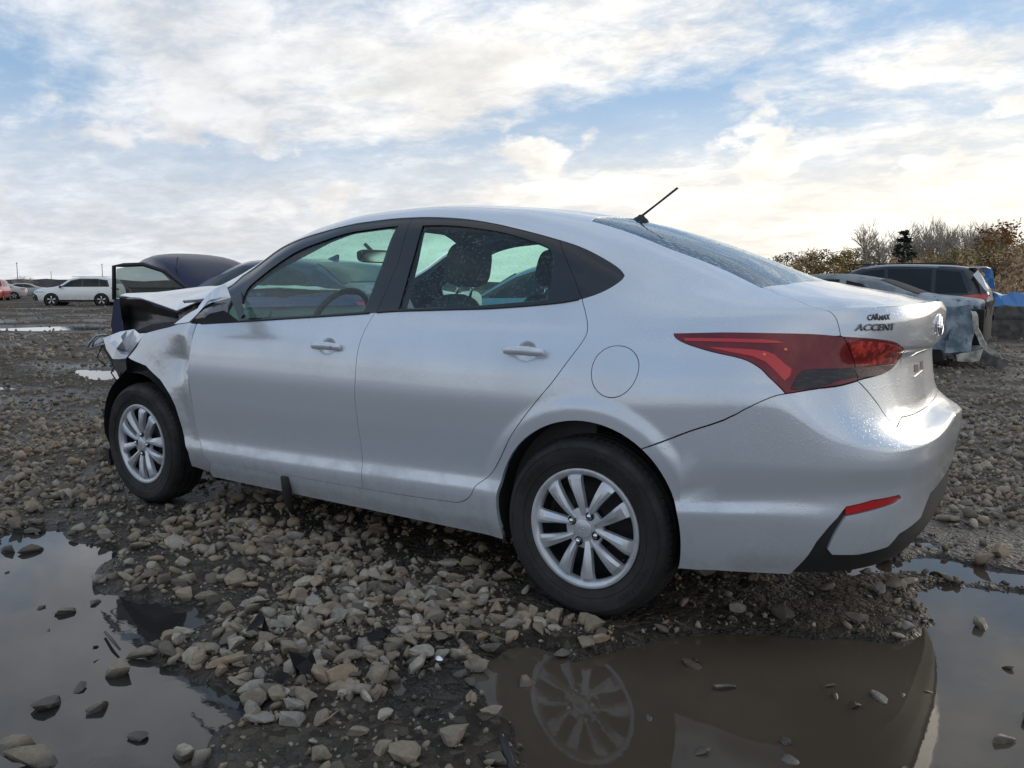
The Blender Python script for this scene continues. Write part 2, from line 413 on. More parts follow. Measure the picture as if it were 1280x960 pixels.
def bm_obj(name, bm, mat, parent=None, smooth=None, kind=None, bevel=0, seg=2, clamp=True):
    if bevel:
        es = [e for e in bm.edges if len(e.link_faces) == 2 and e.calc_face_angle(0) > .5]
        if es: bmesh.ops.bevel(bm, geom=es, offset=bevel, segments=seg, affect='EDGES', profile=.6, clamp_overlap=True)
    me = bpy.data.meshes.new(name); bm.to_mesh(me); bm.free()
    if smooth is not None:
        me.polygons.foreach_set('use_smooth', [True] * len(me.polygons))
        me.set_sharp_from_angle(angle=math.radians(smooth))
    return link(name, me, mat, parent, kind)
def bm_box(bm, c, s, rot=None):
    r = bmesh.ops.create_cube(bm, size=1)['verts']
    m_ = Matrix.Translation(c) @ (rot.to_4x4() if rot is not None else Matrix.Identity(4)) @ Matrix.Diagonal((*s, 1))
    bmesh.ops.transform(bm, matrix=m_, verts=r); return r
def box(name, c, s, mat, parent=None, rot=None, bevel=0., seg=2, smooth=None):
    bm = bmesh.new(); bm_box(bm, c, s, rot); return bm_obj(name, bm, mat, parent, bevel=bevel, seg=seg, smooth=smooth if smooth else (40 if bevel else None))
def tube_geo(path, rad, n=10, cap=True):
    P = [Vector(p) for p in path]; V = []; F = []
    R = rad if isinstance(rad, (list, tuple)) else [rad] * len(P)
    up = None
    for i, p in enumerate(P):
        d = (P[min(i + 1, len(P) - 1)] - P[max(i - 1, 0)]).normalized()
        if up is None:
            up = Vector((0, 0, 1)) if abs(d.z) < .9 else Vector((1, 0, 0))
        a = d.cross(up).normalized(); b = a.cross(d).normalized(); up = b
        for k in range(n):
            t = 2 * PI * k / n; V.append(p + (a * math.cos(t) + b * math.sin(t)) * R[i])
    for i in range(len(P) - 1):
        for k in range(n):
            F.append((i * n + k, i * n + (k + 1) % n, (i + 1) * n + (k + 1) % n, (i + 1) * n + k))
    if cap: F.append(tuple(range(n))[::-1]); F.append(tuple(range((len(P) - 1) * n, len(P) * n)))
    return V, F
def tube(name, path, rad, mat, parent=None, n=10, kind=None):
    V, F = tube_geo(path, rad, n); return mesh(name, V, F, mat, parent, smooth=True, kind=kind)
def lathe(name, prof, mat, parent=None, n=64, axis='Y', smooth=35, loc=(0, 0, 0)):
    """prof: (radius, axial) ; revolved about axis"""
    V = []; F = []
    for k in range(n):
        t = 2 * PI * k / n
        for r, a in prof:
            V.append((r * math.cos(t) + loc[0], a + loc[1], r * math.sin(t) + loc[2]) if axis == 'Y' else (r * math.cos(t) + loc[0], r * math.sin(t) + loc[1], a + loc[2]))
    m_ = len(prof)
    for k in range(n):
        for i in range(m_ - 1):
            a = k * m_ + i; b = ((k + 1) % n) * m_ + i
            F.append((a, a + 1, b + 1, b) if axis == 'Y' else (a, b, b + 1, a + 1))
    me = bpy.data.meshes.new(name); me.from_pydata(V, [], F); me.update()
    me.polygons.foreach_set('use_smooth', [True] * len(me.polygons)); me.set_sharp_from_angle(angle=math.radians(smooth))
    return link(name, me, mat, parent)
def copy_tree(o, parent=None):
    c = o.copy(); COL.objects.link(c)
    if parent is not None: c.parent = parent
    for ch in list(o.children): copy_tree(ch, c)
    return c
# ---------------------------------------------------------------- panels cut from the sedan's surface
TS = .85
def resample(P, step, closed=True):
    P = np.asarray(P, float); Q = []
    n = len(P)
    for i in range(n if closed else n - 1):
        a, b = P[i], P[(i + 1) % n]; L_ = np.hypot(b[0] - a[0], (b[1] - a[1]) * TS)
        if L_ < 1e-6: continue
        k = max(1, int(math.ceil(L_ / step)))
        for j in range(k): Q.append(a + (b - a) * j / k)
    if not closed: Q.append(P[-1])
    return np.array(Q)
def smooth_curve(P, n=6):
    """Catmull-Rom through open polyline"""
    P = np.asarray(P, float); Q = []
    for i in range(len(P) - 1):
        p0 = P[max(i - 1, 0)]; p1 = P[i]; p2 = P[i + 1]; p3 = P[min(i + 2, len(P) - 1)]
        for j in range(n):
            t = j / n
            Q.append(.5 * (2 * p1 + (p2 - p0) * t + (2 * p0 - 5 * p1 + 4 * p2 - p3) * t * t + (3 * p1 - p0 - 3 * p2 + p3) * t ** 3))
    Q.append(P[-1]); return np.array(Q)
def inset_poly(P, d):
    Q = P.copy() * [1, TS]; n = len(Q)
    A = .5 * np.sum(Q[:, 0] * np.roll(Q[:, 1], -1) - np.roll(Q[:, 0], -1) * Q[:, 1]); sg = 1 if A > 0 else -1
    e = np.roll(Q, -1, 0) - Q; e /= np.maximum(np.linalg.norm(e, axis=1, keepdims=True), 1e-9)
    nn = np.stack([-e[:, 1], e[:, 0]], 1) * sg
    m_ = nn + np.roll(nn, 1, 0); m_ /= np.maximum(np.linalg.norm(m_, axis=1, keepdims=True), .3) ** 1
    c = np.clip((m_ * nn).sum(1), .5, 1)
    return (Q + m_ * (d / c)[:, None]) / [1, TS]
def in_poly(pts, P):
    x, y = pts[:, 0], pts[:, 1]; ins = np.zeros(len(pts), bool); n = len(P)
    for i in range(n):
        x1, y1 = P[i]; x2, y2 = P[(i + 1) % n]
        if y1 == y2: continue
        c = (y1 > y) != (y2 > y)
        ins ^= c & (x < (x2 - x1) * (y - y1) / (y2 - y1) + x1)
    return ins
def near_poly(pts, P, d):
    Q = P * [1, TS]; p = pts * [1, TS]; out = np.zeros(len(p), bool)
    for i in range(len(Q)):
        out |= ((p - Q[i]) ** 2).sum(1) < d * d
    return out
def cdt(outline, holes, step, tlev=None, dense=(), rings=()):
    n = len(outline); V = [tuple(p) for p in outline * [1, TS]]; fl = [list(range(n))]; edges = []
    for h in holes:
        k = len(V); V += [tuple(p) for p in h * [1, TS]]; edges += [(k + i, k + (i + 1) % len(h)) for i in range(len(h))]
    lo, hi = outline.min(0), outline.max(0)
    ss = np.arange(lo[0] + step * .5, hi[0], step)
    tt = np.array(tlev) if tlev is not None else np.arange(lo[1] + step / TS * .5, hi[1], step / TS)
    tt = tt[(tt > lo[1]) & (tt < hi[1])]
    if len(ss) and len(tt):
        G = np.stack(np.meshgrid(ss, tt, indexing='ij'), -1).reshape(-1, 2)
        G = G[in_poly(G, outline)]
        if len(G): G = G[~near_poly(G, outline, step * .45)]
        for h in holes:
            if len(G): G = G[~in_poly(G, h)]
            if len(G): G = G[~near_poly(G, h, step * .45)]
        for (cs, ct, rad, st_) in dense:
            k_ = np.hypot(G[:, 0] - cs, (G[:, 1] - ct) * TS) > rad; G = G[k_]
            a_ = np.arange(-rad, rad, st_); D = np.stack(np.meshgrid(a_, a_, indexing='ij'), -1).reshape(-1, 2)
            D = D[np.hypot(D[:, 0], D[:, 1]) < rad] / [1, TS] + [cs, ct]
            D = D[in_poly(D, outline)]; D = D[~near_poly(D, outline, st_ * .8)]
            for h in holes: D = D[~in_poly(D, h)]
            G = np.vstack([G, D])
        for (cx, cz, r0) in rings:
            XZ = surf(G)[:, [0, 2]]; rad = np.hypot(XZ[:, 0] - cx, XZ[:, 1] - cz); G = G[(rad > r0 + .13) | (G[:, 1] > 1)]
            D = []
            for q in np.arange(r0 + .010, r0 + .126, .0095):
                for a in np.arange(-.5, PI + .5, .016 / q * .9 * 1.3):
                    x_, z_ = cx + q * math.cos(a), cz + q * math.sin(a)
                    if z_ > .215 and -x_ < .36: D.append((x_, z_))
            D = np.array(st_xz_many(np.array(D))); D = D[in_poly(D, outline)]; D = D[~near_poly(D, outline, .007)]
            for h in holes: D = D[~in_poly(D, h)]; D = D[~near_poly(D, h, .007)]
            G = np.vstack([G, D])
        V += [tuple(p) for p in G * [1, TS]]
    r = delaunay_2d_cdt([Vector(v) for v in V], edges, fl, 1, 1e-6)
    P = np.array([(v.x, v.y / TS) for v in r[0]]); F = [tuple(f) for f in r[2] if len(f) >= 3]
    F2 = []
    for f in F:
        c = P[list(f)].mean(0)[None]
        if any(in_poly(c, h)[0] for h in holes): continue
        F2.append(f)
    return P, F2
TL = sorted(set([round((k + j / 4) / (NB - 1), 5) for k in range(NB - 1) for j in range(4)] + [1.0] + [round(1 + .035 * k, 4) for k in range(1, 29)]))
def panel_geo(outline, inset=.0018, flange=.016, offset=0., step=.028, holes=(), dense=(), rings=(), hole_inset=None, deform=None):
    out = inset_poly(resample(outline, .02), inset)
    hs = [inset_poly(resample(h, .02), -(inset if hole_inset is None else hole_inset)) for h in holes]
    P, F = cdt(out, hs, step, TL, dense, rings)
    X = surf(P); Nn = surf_n(P)
    X[np.abs(X[:, 1]) < .006, 1] = 0.
    if deform is not None:
        X = deform(X, P); Nn = np.zeros_like(X)
        for f in F:
            g = np.cross(X[f[1]] - X[f[0]], X[f[2]] - X[f[0]])
            if g[1] < 0: g = -g
            for i in f: Nn[i] += g
        Nn /= np.maximum(np.linalg.norm(Nn, axis=1, keepdims=True), 1e-12)
    # orient
    F3 = []
    for f in F:
        a, b, c = X[f[0]], X[f[1]], X[f[2]]
        g = np.cross(b - a, c - a)
        F3.append(f if g @ Nn[f[0]] > 0 else f[::-1])
    X = X + Nn * offset
    V = list(X); NN = list(Nn); F4 = list(F3)
    # rim turned inwards all round, and round holes
    from collections import Counter
    cnt = {}
    for f in F3:
        for i in range(len(f)):
            a, b = f[i], f[(i + 1) % len(f)]; cnt[(a, b)] = 1
    rim = [(a, b) for (a, b) in cnt if (b, a) not in cnt]
    acc = {}
    for a, b in rim:
        d = X[b] - X[a]; o = np.cross(d, Nn[a]); o = o / max(np.linalg.norm(o), 1e-9)
        acc.setdefault(a, []).append(o); acc.setdefault(b, []).append(o)
    if flange:
        idx = {}
        for a, os_ in acc.items():
            o = np.mean(os_, 0); o /= max(np.linalg.norm(o), 1e-9)
            k = len(V); V.append(X[a]); NN.append((Nn[a] * .6 + o) / np.linalg.norm(Nn[a] * .6 + o))
            V.append(X[a] - Nn[a] * .0015 + o * .0010); NN.append(o)
            V.append(X[a] - Nn[a] * flange + o * .0010); NN.append(o); idx[a] = k
        for a, b in rim:
            i, j = idx[a], idx[b]
            F4.append((b, a, i + 1, j + 1)) if False else F4.append((j, i, i + 1, j + 1)); F4.append((j + 1, i + 1, i + 2, j + 2))
    return np.array(V), F4, np.array(NN), acc
def panel(name, outline, mat, parent, **kw):
    V, F, N_, _ = panel_geo(outline, **kw)
    return mesh(name, V, F, mat, parent, norm=N_)
MIR = np.array([1, -1, 1])
def mirrored(o, parent=None, name=None):
    me = o.data; n = len(me.vertices); co = np.empty(n * 3); me.vertices.foreach_get('co', co); co = co.reshape(-1, 3) * MIR
    F = [tuple(p.vertices)[::-1] for p in me.polygons]
    cn = np.empty(len(me.loops) * 3); me.corner_normals.foreach_get('vector', cn); cn = cn.reshape(-1, 3)
    vi = np.empty(len(me.loops), int); me.loops.foreach_get('vertex_index', vi)
    N_ = np.zeros((n, 3)); np.add.at(N_, vi, cn); N_ /= np.maximum(np.linalg.norm(N_, axis=1, keepdims=True), 1e-9)
    q = mesh(name or o.name.split('.')[0], co, F, list(me.materials), parent or o.parent, norm=N_ * MIR)
    return q
def both(name, outline, mat, parent, **kw):
    o = panel(name, outline, mat, parent, **kw); return o, mirrored(o)
def centred(name, outline, mat, parent, **kw):
    """panel whose last edge is the centre line: both halves welded into one mesh"""
    V, F, N_, _ = panel_geo(outline, **kw)
    n = len(V); keep = [f for f in F if not all(abs(V[i][1]) < .006 for i in f)]
    V2 = np.vstack([V, V * MIR]); N2 = np.vstack([N_, N_ * MIR])
    F2 = keep + [tuple(i + n for i in f)[::-1] for f in keep]
    return mesh(name, V2, F2, mat, parent, norm=N2)
# ---------------------------------------------------------------- the crashed silver sedan
silver = paint('silver_paint', (.70, .735, .785), .46, .28, 1.0, .5)
blackgloss = simple('black_gloss', (.012, .012, .014), .16, coat=.4)
blackplast = simple('black_plastic', (.022, .022, .023), .55, bumpy=.15, bscale=400)
rubber = simple('tyre_rubber', (.022, .021, .020), .72, bumpy=.2, bscale=90, var=.35)
chrome_dark = simple('badge_chrome', (.16, .165, .18), .12, .8)
chrome = simple('chrome', (.75, .76, .78), .10, 1.0)
pane = glass('side_glass', (.66, .90, .82), 0.0, .25)
pane_r = glass('rear_glass', (.12, .20, .26), 0.0, .8, ds=(80, 48), ior=2.4)
hubsilver = simple('hubcap_silver', (.60, .62, .65), .34, .45, var=.18, vscale=9, coat=.3)
steel_dark = simple('dark_steel', (.030, .030, .032), .6, .4, var=.3)
car = empty('sedan', (0, 0, 0))
tag(car, 'silver four-door sedan with a crushed front end, standing large in the foreground', 'car')
def PX(l, **k): return [px(u, v, **k) for u, v in l]
def curve(l, n=5, **k): return [tuple(q) for q in smooth_curve(PX(l, **k), n)]
# shared lines, read off the photograph on to the surface
belt_f = curve([(246, 405), (290, 402.5), (365, 398), (420, 394.5), (468.5, 391)])
belt_r = curve([(468.5, 391), (495, 389), (560, 387), (620.6, 385), (693.8, 379), (727.5, 373.6)])
split = curve([(468.5, 391), (455, 415), (447, 440), (444.2, 470), (443.6, 499), (448, 537), (452.5, 567.8), (454, 611)])
door_bot_f = curve([(454, 611), (360.6, 594.6), (264, 577.5)])
door_bot_r = curve([(572, 628.5), (520, 621.5), (454, 611)])
door_rear = curve([(727.5, 373.6), (731.7, 390.3), (734.3, 407), (730, 424), (705, 457.8), (671.5, 500), (632.5, 557), (600, 603), (589, 618), (581, 625.5), (572, 628.5)], 5)
door_lead = curve([(264, 577.5), (255, 566), (247, 540), (239, 497), (234.5, 464), (239, 430), (246, 405)])
dlo_top = curve([(302.5, 345), (340, 317.5), (390, 293.8), (440, 280.5), (490, 273.6), (515, 272), (550, 271.8), (592.5, 275.2), (637.5, 284), (676.9, 293.8), (699.4, 300.2), (733, 312), (761, 327), (775, 337), (780.4, 344.2)], 4)
dlo_rear = curve([(780.4, 344.2), (776, 350.5), (761, 360.6), (744, 368.3), (727.5, 373.6)], 4)
glass_edge = curve([(739.4, 276.5), (787.5, 291), (831, 308.4), (875, 324.6), (918.8, 343.4), (952, 359.6)], 4)
lid_cut = curve([(962, 361.2), (990, 373), (1015, 383.5), (1034, 388.5), (1044, 396), (1048.5, 408), (1051, 419.8)], 5)
tail_top = curve([(842.5, 417), (880, 416.2), (918.8, 415.8), (1006, 417.6), (1054, 421), (1093.8, 423.8), (1119, 428), (1129.5, 435)], 4)
tail_bot = curve([(982, 492.2), (962.5, 472.5), (949.4, 459.8), (927.5, 448.4), (888, 439.2), (857.5, 429.5), (845, 422.5), (842.5, 417)], 4)
tail_low = curve([(1129.5, 435), (1126, 446), (1114, 460), (1094, 469.6), (1072, 475.8), (1023.8, 485.4), (982, 492.2)], 4)
bump_line = curve([(802, 561), (860, 540), (920, 518), (982, 492.2)], 4)
def arch(c, a0, a1, n=30, r=None):
    cx, cz, rr = c; r = r or rr; out = []
    for k in range(n + 1):
        a = math.radians(a0 + (a1 - a0) * k / n); out.append(st_xz(cx + r * math.cos(a), cz + r * math.sin(a)))
    return out
arch_q = arch(AR_R, 126, -12, 30)     # over the rear wheel towards the sill
a0 = math.degrees(math.atan2(surf(np.array([bump_line[0]]))[0, 2] - AR_R[1], surf(np.array([bump_line[0]]))[0, 0] - AR_R[0]))
arch_q = arch(AR_R, a0, -12, 30)
sill_bot = [(-.335, 0.0), (-.9, 0.), (-1.5, 0.), (-2.02, 0.)]
def seg(c, i0=0, i1=None): return c[i0:i1]
gi = px(739.4, 276.5); ge = glass_edge[-1]; lc = lid_cut[0]
rail_t = 1.5
A_TOP = [(-2.30, 1.45), (-2.1, rail_t), (-1.8, rail_t), (-1.5, rail_t), (-1.0, rail_t), (-.5, rail_t)]
rail = [(-2.32, 1.38)] + A_TOP + [(-.30, 1.515)] + glass_edge + lid_cut
front_dlo = [px(302.5, 345), px(262, 372)]
side_outline = ([(-2.32, 1.20)] + [front_dlo[1]] + dlo_top + dlo_rear[1:] + door_rear[1:] + door_bot_r[1:] + door_bot_f[1:] +
                [px(262, 590)] + sill_bot[::-1] + arch_q[::-1] + bump_line[1:] + tail_bot[1:] +
                tail_top[1:tail_top.index(min(tail_top, key=lambda q: abs(q[0] - lid_cut[-1][0])))] + rail[::-1])
fc = px(768.3, 462.6); fa = px(768.3, 432); fb = px(798, 462.6)
rx, ry = abs(fb[0] - fc[0]), abs(fa[1] - fc[1])
fuel = [(fc[0] + rx * math.cos(a), fc[1] + ry * math.sin(a)) for a in np.linspace(0, 2 * PI, 48, endpoint=False)]
def dedupe(o):
    q = [o[0]]
    for p in o[1:]:
        if abs(p[0] - q[-1][0]) + abs(p[1] - q[-1][1]) > 1e-4: q.append(p)
    if abs(q[0][0] - q[-1][0]) + abs(q[0][1] - q[-1][1]) < 1e-4: q.pop()
    return q
both('side_frame', dedupe(side_outline), silver, car, holes=[np.array(fuel)], step=.02, rings=[AR_R])
panel('fuel_flap', fuel, silver, car, inset=.0016)
fd = dedupe(belt_f + split[1:] + door_bot_f[1:] + door_lead[1:])
rd = dedupe(belt_r + door_rear[1:] + door_bot_r[1:] + split[::-1][1:])
df_, dfr = both('front_door', fd, silver, car, step=.022, dense=[(-1.195, st_xz(1.195, .868)[1], .062, .006)]); dr_, drr = both('rear_door', rd, silver, car, step=.02, rings=[AR_R], dense=[(-.235, st_xz(.235, .892)[1], .062, .006)])
# roof, glass, boot lid, bumper
roof_out = [(-1.52, 2.0), (-1.50, 1.75), (-1.60, 1.51)] + [(s, 1.502) for s in (-1.4, -1.2, -1.0, -.8, -.6, -.4, -.30)] + [gi, (-.195, 1.65), (-.21, 1.8), (-.222, 2.0)]
centred('roof', dedupe(roof_out), silver, car)
rg = [(-.222, 2.0), (-.21, 1.8), (-.195, 1.65)] + glass_edge + [(.558, 1.6), (.57, 1.8), (.575, 2.0)]
centred('rear_window', dedupe(rg), pane_r, car, offset=-.003)
lid_top = [(.575, 2.0), (.57, 1.8), (.558, 1.6), ge] + [q for q in lid_cut if q[1] > 1.0] + [(S_END, 1.0), (S_END, 2.0)]
lastc = [q for q in lid_cut if q[1] > 1.0][-1]
lc1 = (lastc[0] + .006, 1.0)
lid_top = [(.575, 2.0), (.57, 1.8), (.558, 1.6), ge] + [q for q in lid_cut if q[1] > 1.0] + [lc1, (S_END, 1.0), (S_END, 2.0)]
lid = centred('boot_lid', dedupe(lid_top), silver, car, inset=.0012)
ti = min(range(len(tail_top)), key=lambda i: abs(tail_top[i][0] - lid_cut[-1][0]))
lamp_cut_top = tail_top[ti]
lid_b = px(1121, 533.5)
tl = min(range(len(tail_low)), key=lambda i: abs(tail_low[i][0] - px(1072, 475.8)[0]))
lamp_cut_bot = tail_low[tl]
face = [lc1] + [q for q in lid_cut if q[1] <= 1.0] + tail_top[ti:] + tail_low[1:tl + 1] + [px(1098, 506), lid_b, (1.15, .600), (S_MAX, .600), (S_MAX, 1.0)]
centred('lid_face', dedupe(face), silver, lid, inset=.0012)
red = None
bump = ([bump_line[0]] + bump_line[1:] + tail_low[tl:][::-1][1:] + [px(1098, 506), lid_b, (1.15, .600), (S_MAX, .600)] + [(S_MAX, .225)] +
        [(1.45, .225), (1.30, .222)] + PX([(1151, 647.5), (1123.8, 668), (1110, 684), (1072, 694), (1040, 694), (1034, 687), (1042, 670), (1057.5, 645.5),
            (1090, 638.5), (1119, 629.3), (1127, 622.8), (1124, 619), (1090, 625.5), (1058, 633.5), (1047, 648), (1020.6, 678.4)]) + [(px(989, 712)[0], 0.0)] +
        [(.45, 0.0), (.345, .0)])
a1 = math.degrees(math.atan2(.22 - AR_R[1], -.345 - AR_R[0])) % 360
bump += arch(AR_R, 195, a0, 20)
centred('rear_bumper', dedupe(bump), silver, car, inset=.0016, step=.018, rings=[AR_R])
dif = [(px(975, 712)[0], 0.)] + PX([(1046, 640), (1062, 640), (1100, 655), (1150, 630)]) + [(1.4, .27), (S_MAX, .27), (S_MAX, 0.)]
centred('lower_valance', dedupe(dif), blackplast, car, offset=-.010, flange=0)
redmat = simple('reflector_red', (.55, .012, .015), .12, coat=1)
fog = PX([(1057.5, 634.5), (1090, 626.5), (1124, 620), (1126.5, 622.8), (1119, 628.6), (1090, 637.5), (1057.5, 644.6)])
both('reflector', fog, redmat, car, offset=-.005, inset=.001)
# windows: gloss black surround panels and panes
def ring(name, outer, hole, mat, parent, **k): return both(name, dedupe(outer), mat, parent, holes=[np.array(dedupe(hole))], **k)
pane_front = curve([(303.5, 392.5), (303, 372), (318, 351), (365, 316.8), (415, 296.5), (452.5, 287.5), (497, 282)], 4) + curve([(497, 282), (476, 336), (455, 388), (300, 397.5)], 1)
pane_rear = curve([(527.8, 281.4), (564.4, 281.4), (603.8, 286), (648.8, 296), (681, 307), (690, 318), (689, 345), (683, 374.5)], 4) + PX([(600, 381), (497.5, 385.6), (512, 334)])
isp = min(range(len(dlo_top)), key=lambda i: abs(dlo_top[i][0] - px(515, 272)[0]))
b1 = px(475, 388.5)
iq = min(range(len(dlo_top)), key=lambda i: abs(dlo_top[i][0] - px(696.6, 300)[0]))
qb = px(726, 373.9)
dloF = [front_dlo[1]] + dlo_top[:isp + 1] + [px(496, 330)] + [belt_f[-1]] + belt_f[::-1][1:]
dloR = dlo_top[isp:iq + 1] + PX([(712, 335)]) + [belt_r[-1]] + belt_r[::-1][1:] + [px(496, 330)]
both_f = ring('window_frame', dloF, pane_front, blackgloss, df_, offset=-.004, inset=.001)
for o, p in ((both_f[1], dfr),): o.parent = p
both_r = ring('window_frame', dloR, pane_rear, blackgloss, dr_, offset=-.004, inset=.001); both_r[1].parent = drr
qg = dlo_top[iq:] + dlo_rear[1:] + PX([(712, 335)])
both('quarter_trim', dedupe(qg), blackgloss, car, offset=-.004, inset=.001)
for nm, pl, p, q in (('window_pane', pane_front, df_, dfr), ('window_pane', pane_rear, dr_, drr)):
    a, b = both(nm, dedupe(pl), pane, p, offset=-.010, inset=-.006, flange=0); b.parent = q
# bright-to-dark weather strips under the panes
def strip(c, w0, off, r):
    P = surf(np.array(c)); N_ = surf_n(np.array(c)); return [tuple(a + b * off) for a, b in zip(P, N_)]
for c, p, q in ((belt_f, df_, dfr), (belt_r, dr_, drr)):
    o = tube('weather_strip', strip(c[1:-1], 0, .001, 0), .0042, blackplast, p, 8); mirrored(o, q)
# windscreen and its pillars
ws = [(-2.36, 2.0), (-2.33, 1.7), (-2.30, 1.47), (-2.1, 1.51), (-1.8, 1.51), (-1.60, 1.51), (-1.50, 1.75), (-1.52, 2.0)]
centred('windscreen', ws, pane, car, offset=-.004, flange=0)
# ------ tail lamps
lens = glass('lamp_lens', (.62, .05, .06), 0.02, .35)
lamp_red = simple('lamp_red', (.62, .035, .03), .35)
lamp_dark = simple('lamp_dark_red', (.14, .010, .014), .25, coat=.6)
lamp_clear = simple('lamp_clear', (.30, .32, .34), .22, .6, coat=1)
body_dark = simple('lamp_body_dark', (.030, .006, .008), .3)
lens_m = NT('lamp_lens_solid'); lens_m.set(Base_Color=lens_m.mix(lens_m.rng(lens_m.noise(14, 3), .35, .65), (.13, .003, .006), (.22, .006, .010)), Roughness=.25, Coat_Weight=.7, Coat_Roughness=.02, Specular_IOR_Level=.3)
lens_m.bump(drops(lens_m, 170, .4), .2, .003, 'Coat Normal'); lens_m = lens_m.m
lampA = dedupe(tail_top[:ti + 1] + [lamp_cut_bot] + tail_low[tl + 1:] + tail_bot[1:])
lampB = dedupe(tail_top[ti:] + tail_low[1:tl + 1])
LA, LAr = both('tail_lamp', lampA, lens_m, car, offset=.002, inset=.0015)
LB, LBr = both('inner_tail_lamp', lampB, lens_m, car, offset=.002, inset=.0015)
def lz(l, ox=840, oy=400, k=300 / 1280): return PX([(ox + a * k, oy + b * k) for a, b in l])
boom = lz([(185, 145), (420, 158), (500, 168), (545, 185), (600, 235), (636, 262), (628, 300), (600, 326), (575, 300), (500, 225), (430, 195), (300, 170)])
striptop = lz([(60, 97), (300, 100), (480, 104), (560, 112), (600, 125), (500, 124), (300, 118), (75, 113)])
rev = lz([(700, 268), (790, 262), (955, 255), (985, 300), (870, 325), (640, 372), (632, 366), (668, 300)])
rev2 = lz([(965, 254), (1100, 243), (1190, 236), (1165, 262), (1110, 292), (1000, 306), (988, 300)])
brt = lz([(935, 108), (1080, 118), (1180, 135), (1228, 158), (1190, 228), (1100, 236), (975, 246), (955, 170)])
lampglow = simple('lamp_bright_red', (.62, .030, .028), .25, coat=.5)
lampglow2 = NT('lamp_inner_red'); lampglow2.set(Base_Color=lampglow2.mix(lampglow2.rng(lampglow2.noise(26, 4, .6), .42, .62), (.22, .006, .008), (.75, .07, .045)), Roughness=.2, Coat_Weight=.6); lampglow2 = lampglow2.m
smoky = NT('lamp_smoky'); smoky.set(Base_Color=smoky.mix(smoky.rng(smoky.noise(10, 5, .6, stretch=(3, 3, 22)), .48, .66), (.010, .006, .008), (.05, .036, .040)), Roughness=.35, Coat_Weight=.2); smoky = smoky.m
hatch = NT('lamp_hatch'); hatch.set(Base_Color=hatch.mix(hatch.rng(hatch.voro(230), .25, .5), (.20, .09, .08), (.045, .010, .010)), Roughness=.3, Coat_Weight=.4); hatch = hatch.m
for nm, pl, mt, pa in (('light_guide', boom, lampglow, LA), ('light_guide', striptop, lampglow, LA), ('reversing_lens', rev, smoky, LA), ('reversing_lens', rev2, hatch, LB), ('brake_lens', brt, lampglow2, LB)):
    a, b = both(nm, dedupe([tuple(q) for q in pl]), mt, pa, offset=.0032, inset=0., flange=.002, step=.02); b.parent = LAr if pa is LA else LBr
for u, v in ((955.5, 444), (982, 437.5)):
    st = px(u, v); P = surf(np.array([st]))[0]; N_ = surf_n(np.array([st]))[0]
    bm = bmesh.new(); bmesh.ops.create_uvsphere(bm, u_segments=12, v_segments=8, radius=.0055); bmesh.ops.translate(bm, vec=Vector(P + N_ * .002), verts=bm.verts)
    bm_obj('bulb', bm, simple('bulb_red', (.9, .25, .12), .1, coat=1), LA, smooth=60)
# ------ door handles
def handle(st_c, parent, mirror_parent, keyhole):
    P = surf(np.array([st_c]))[0]; L_ = .165
    V = []; F = []; n = 12; m_ = 12
    for i in range(m_ + 1):
        f = i / m_; x = P[0] + L_ * (.5 - f) * 1.0; arch_ = math.sin(PI * min(max(f * 1.04, 0), 1)) ** .45
        yo = .840 + .010 + .019 * arch_; hh = .0160 * (.62 + .38 * math.sin(PI * f) ** .5) * (1.05 if f > .6 else 1); th = .008
        zc = P[2] + .002 + .004 * math.sin(PI * f)
        for k in range(n):
            a = 2 * PI * k / n; V.append((x, yo + th * math.cos(a), zc + hh * (abs(math.sin(a)) ** .8) * (1 if math.sin(a) > 0 else -1)))
    for i in range(m_):
        for k in range(n): F.append((i * n + k, i * n + (k + 1) % n, (i + 1) * n + (k + 1) % n, (i + 1) * n + k))
    F.append(tuple(range(n))[::-1]); F.append(tuple(range(m_ * n, m_ * n + n)))
    o = mesh('door_handle', V, F, silver, parent, smooth=True); mirrored(o, mirror_parent)
    g = box('handle_joint', (P[0] - L_ * .235, .8665, P[2] + .006), (.0018, .0075, .027), blackplast, o)
    if keyhole:
        lathe('keyhole', [(0, .0), (.0042, .0), (.0055, -.004)], chrome, o, 16, 'Y', loc=(P[0] - L_ * .31, .8765, P[2] + .004))
    # black gap below the bar
handle((-.235, st_xz(.235, .890)[1]), dr_, drr, False)
handle((-1.195, st_xz(1.195, .866)[1]), df_, dfr, True)
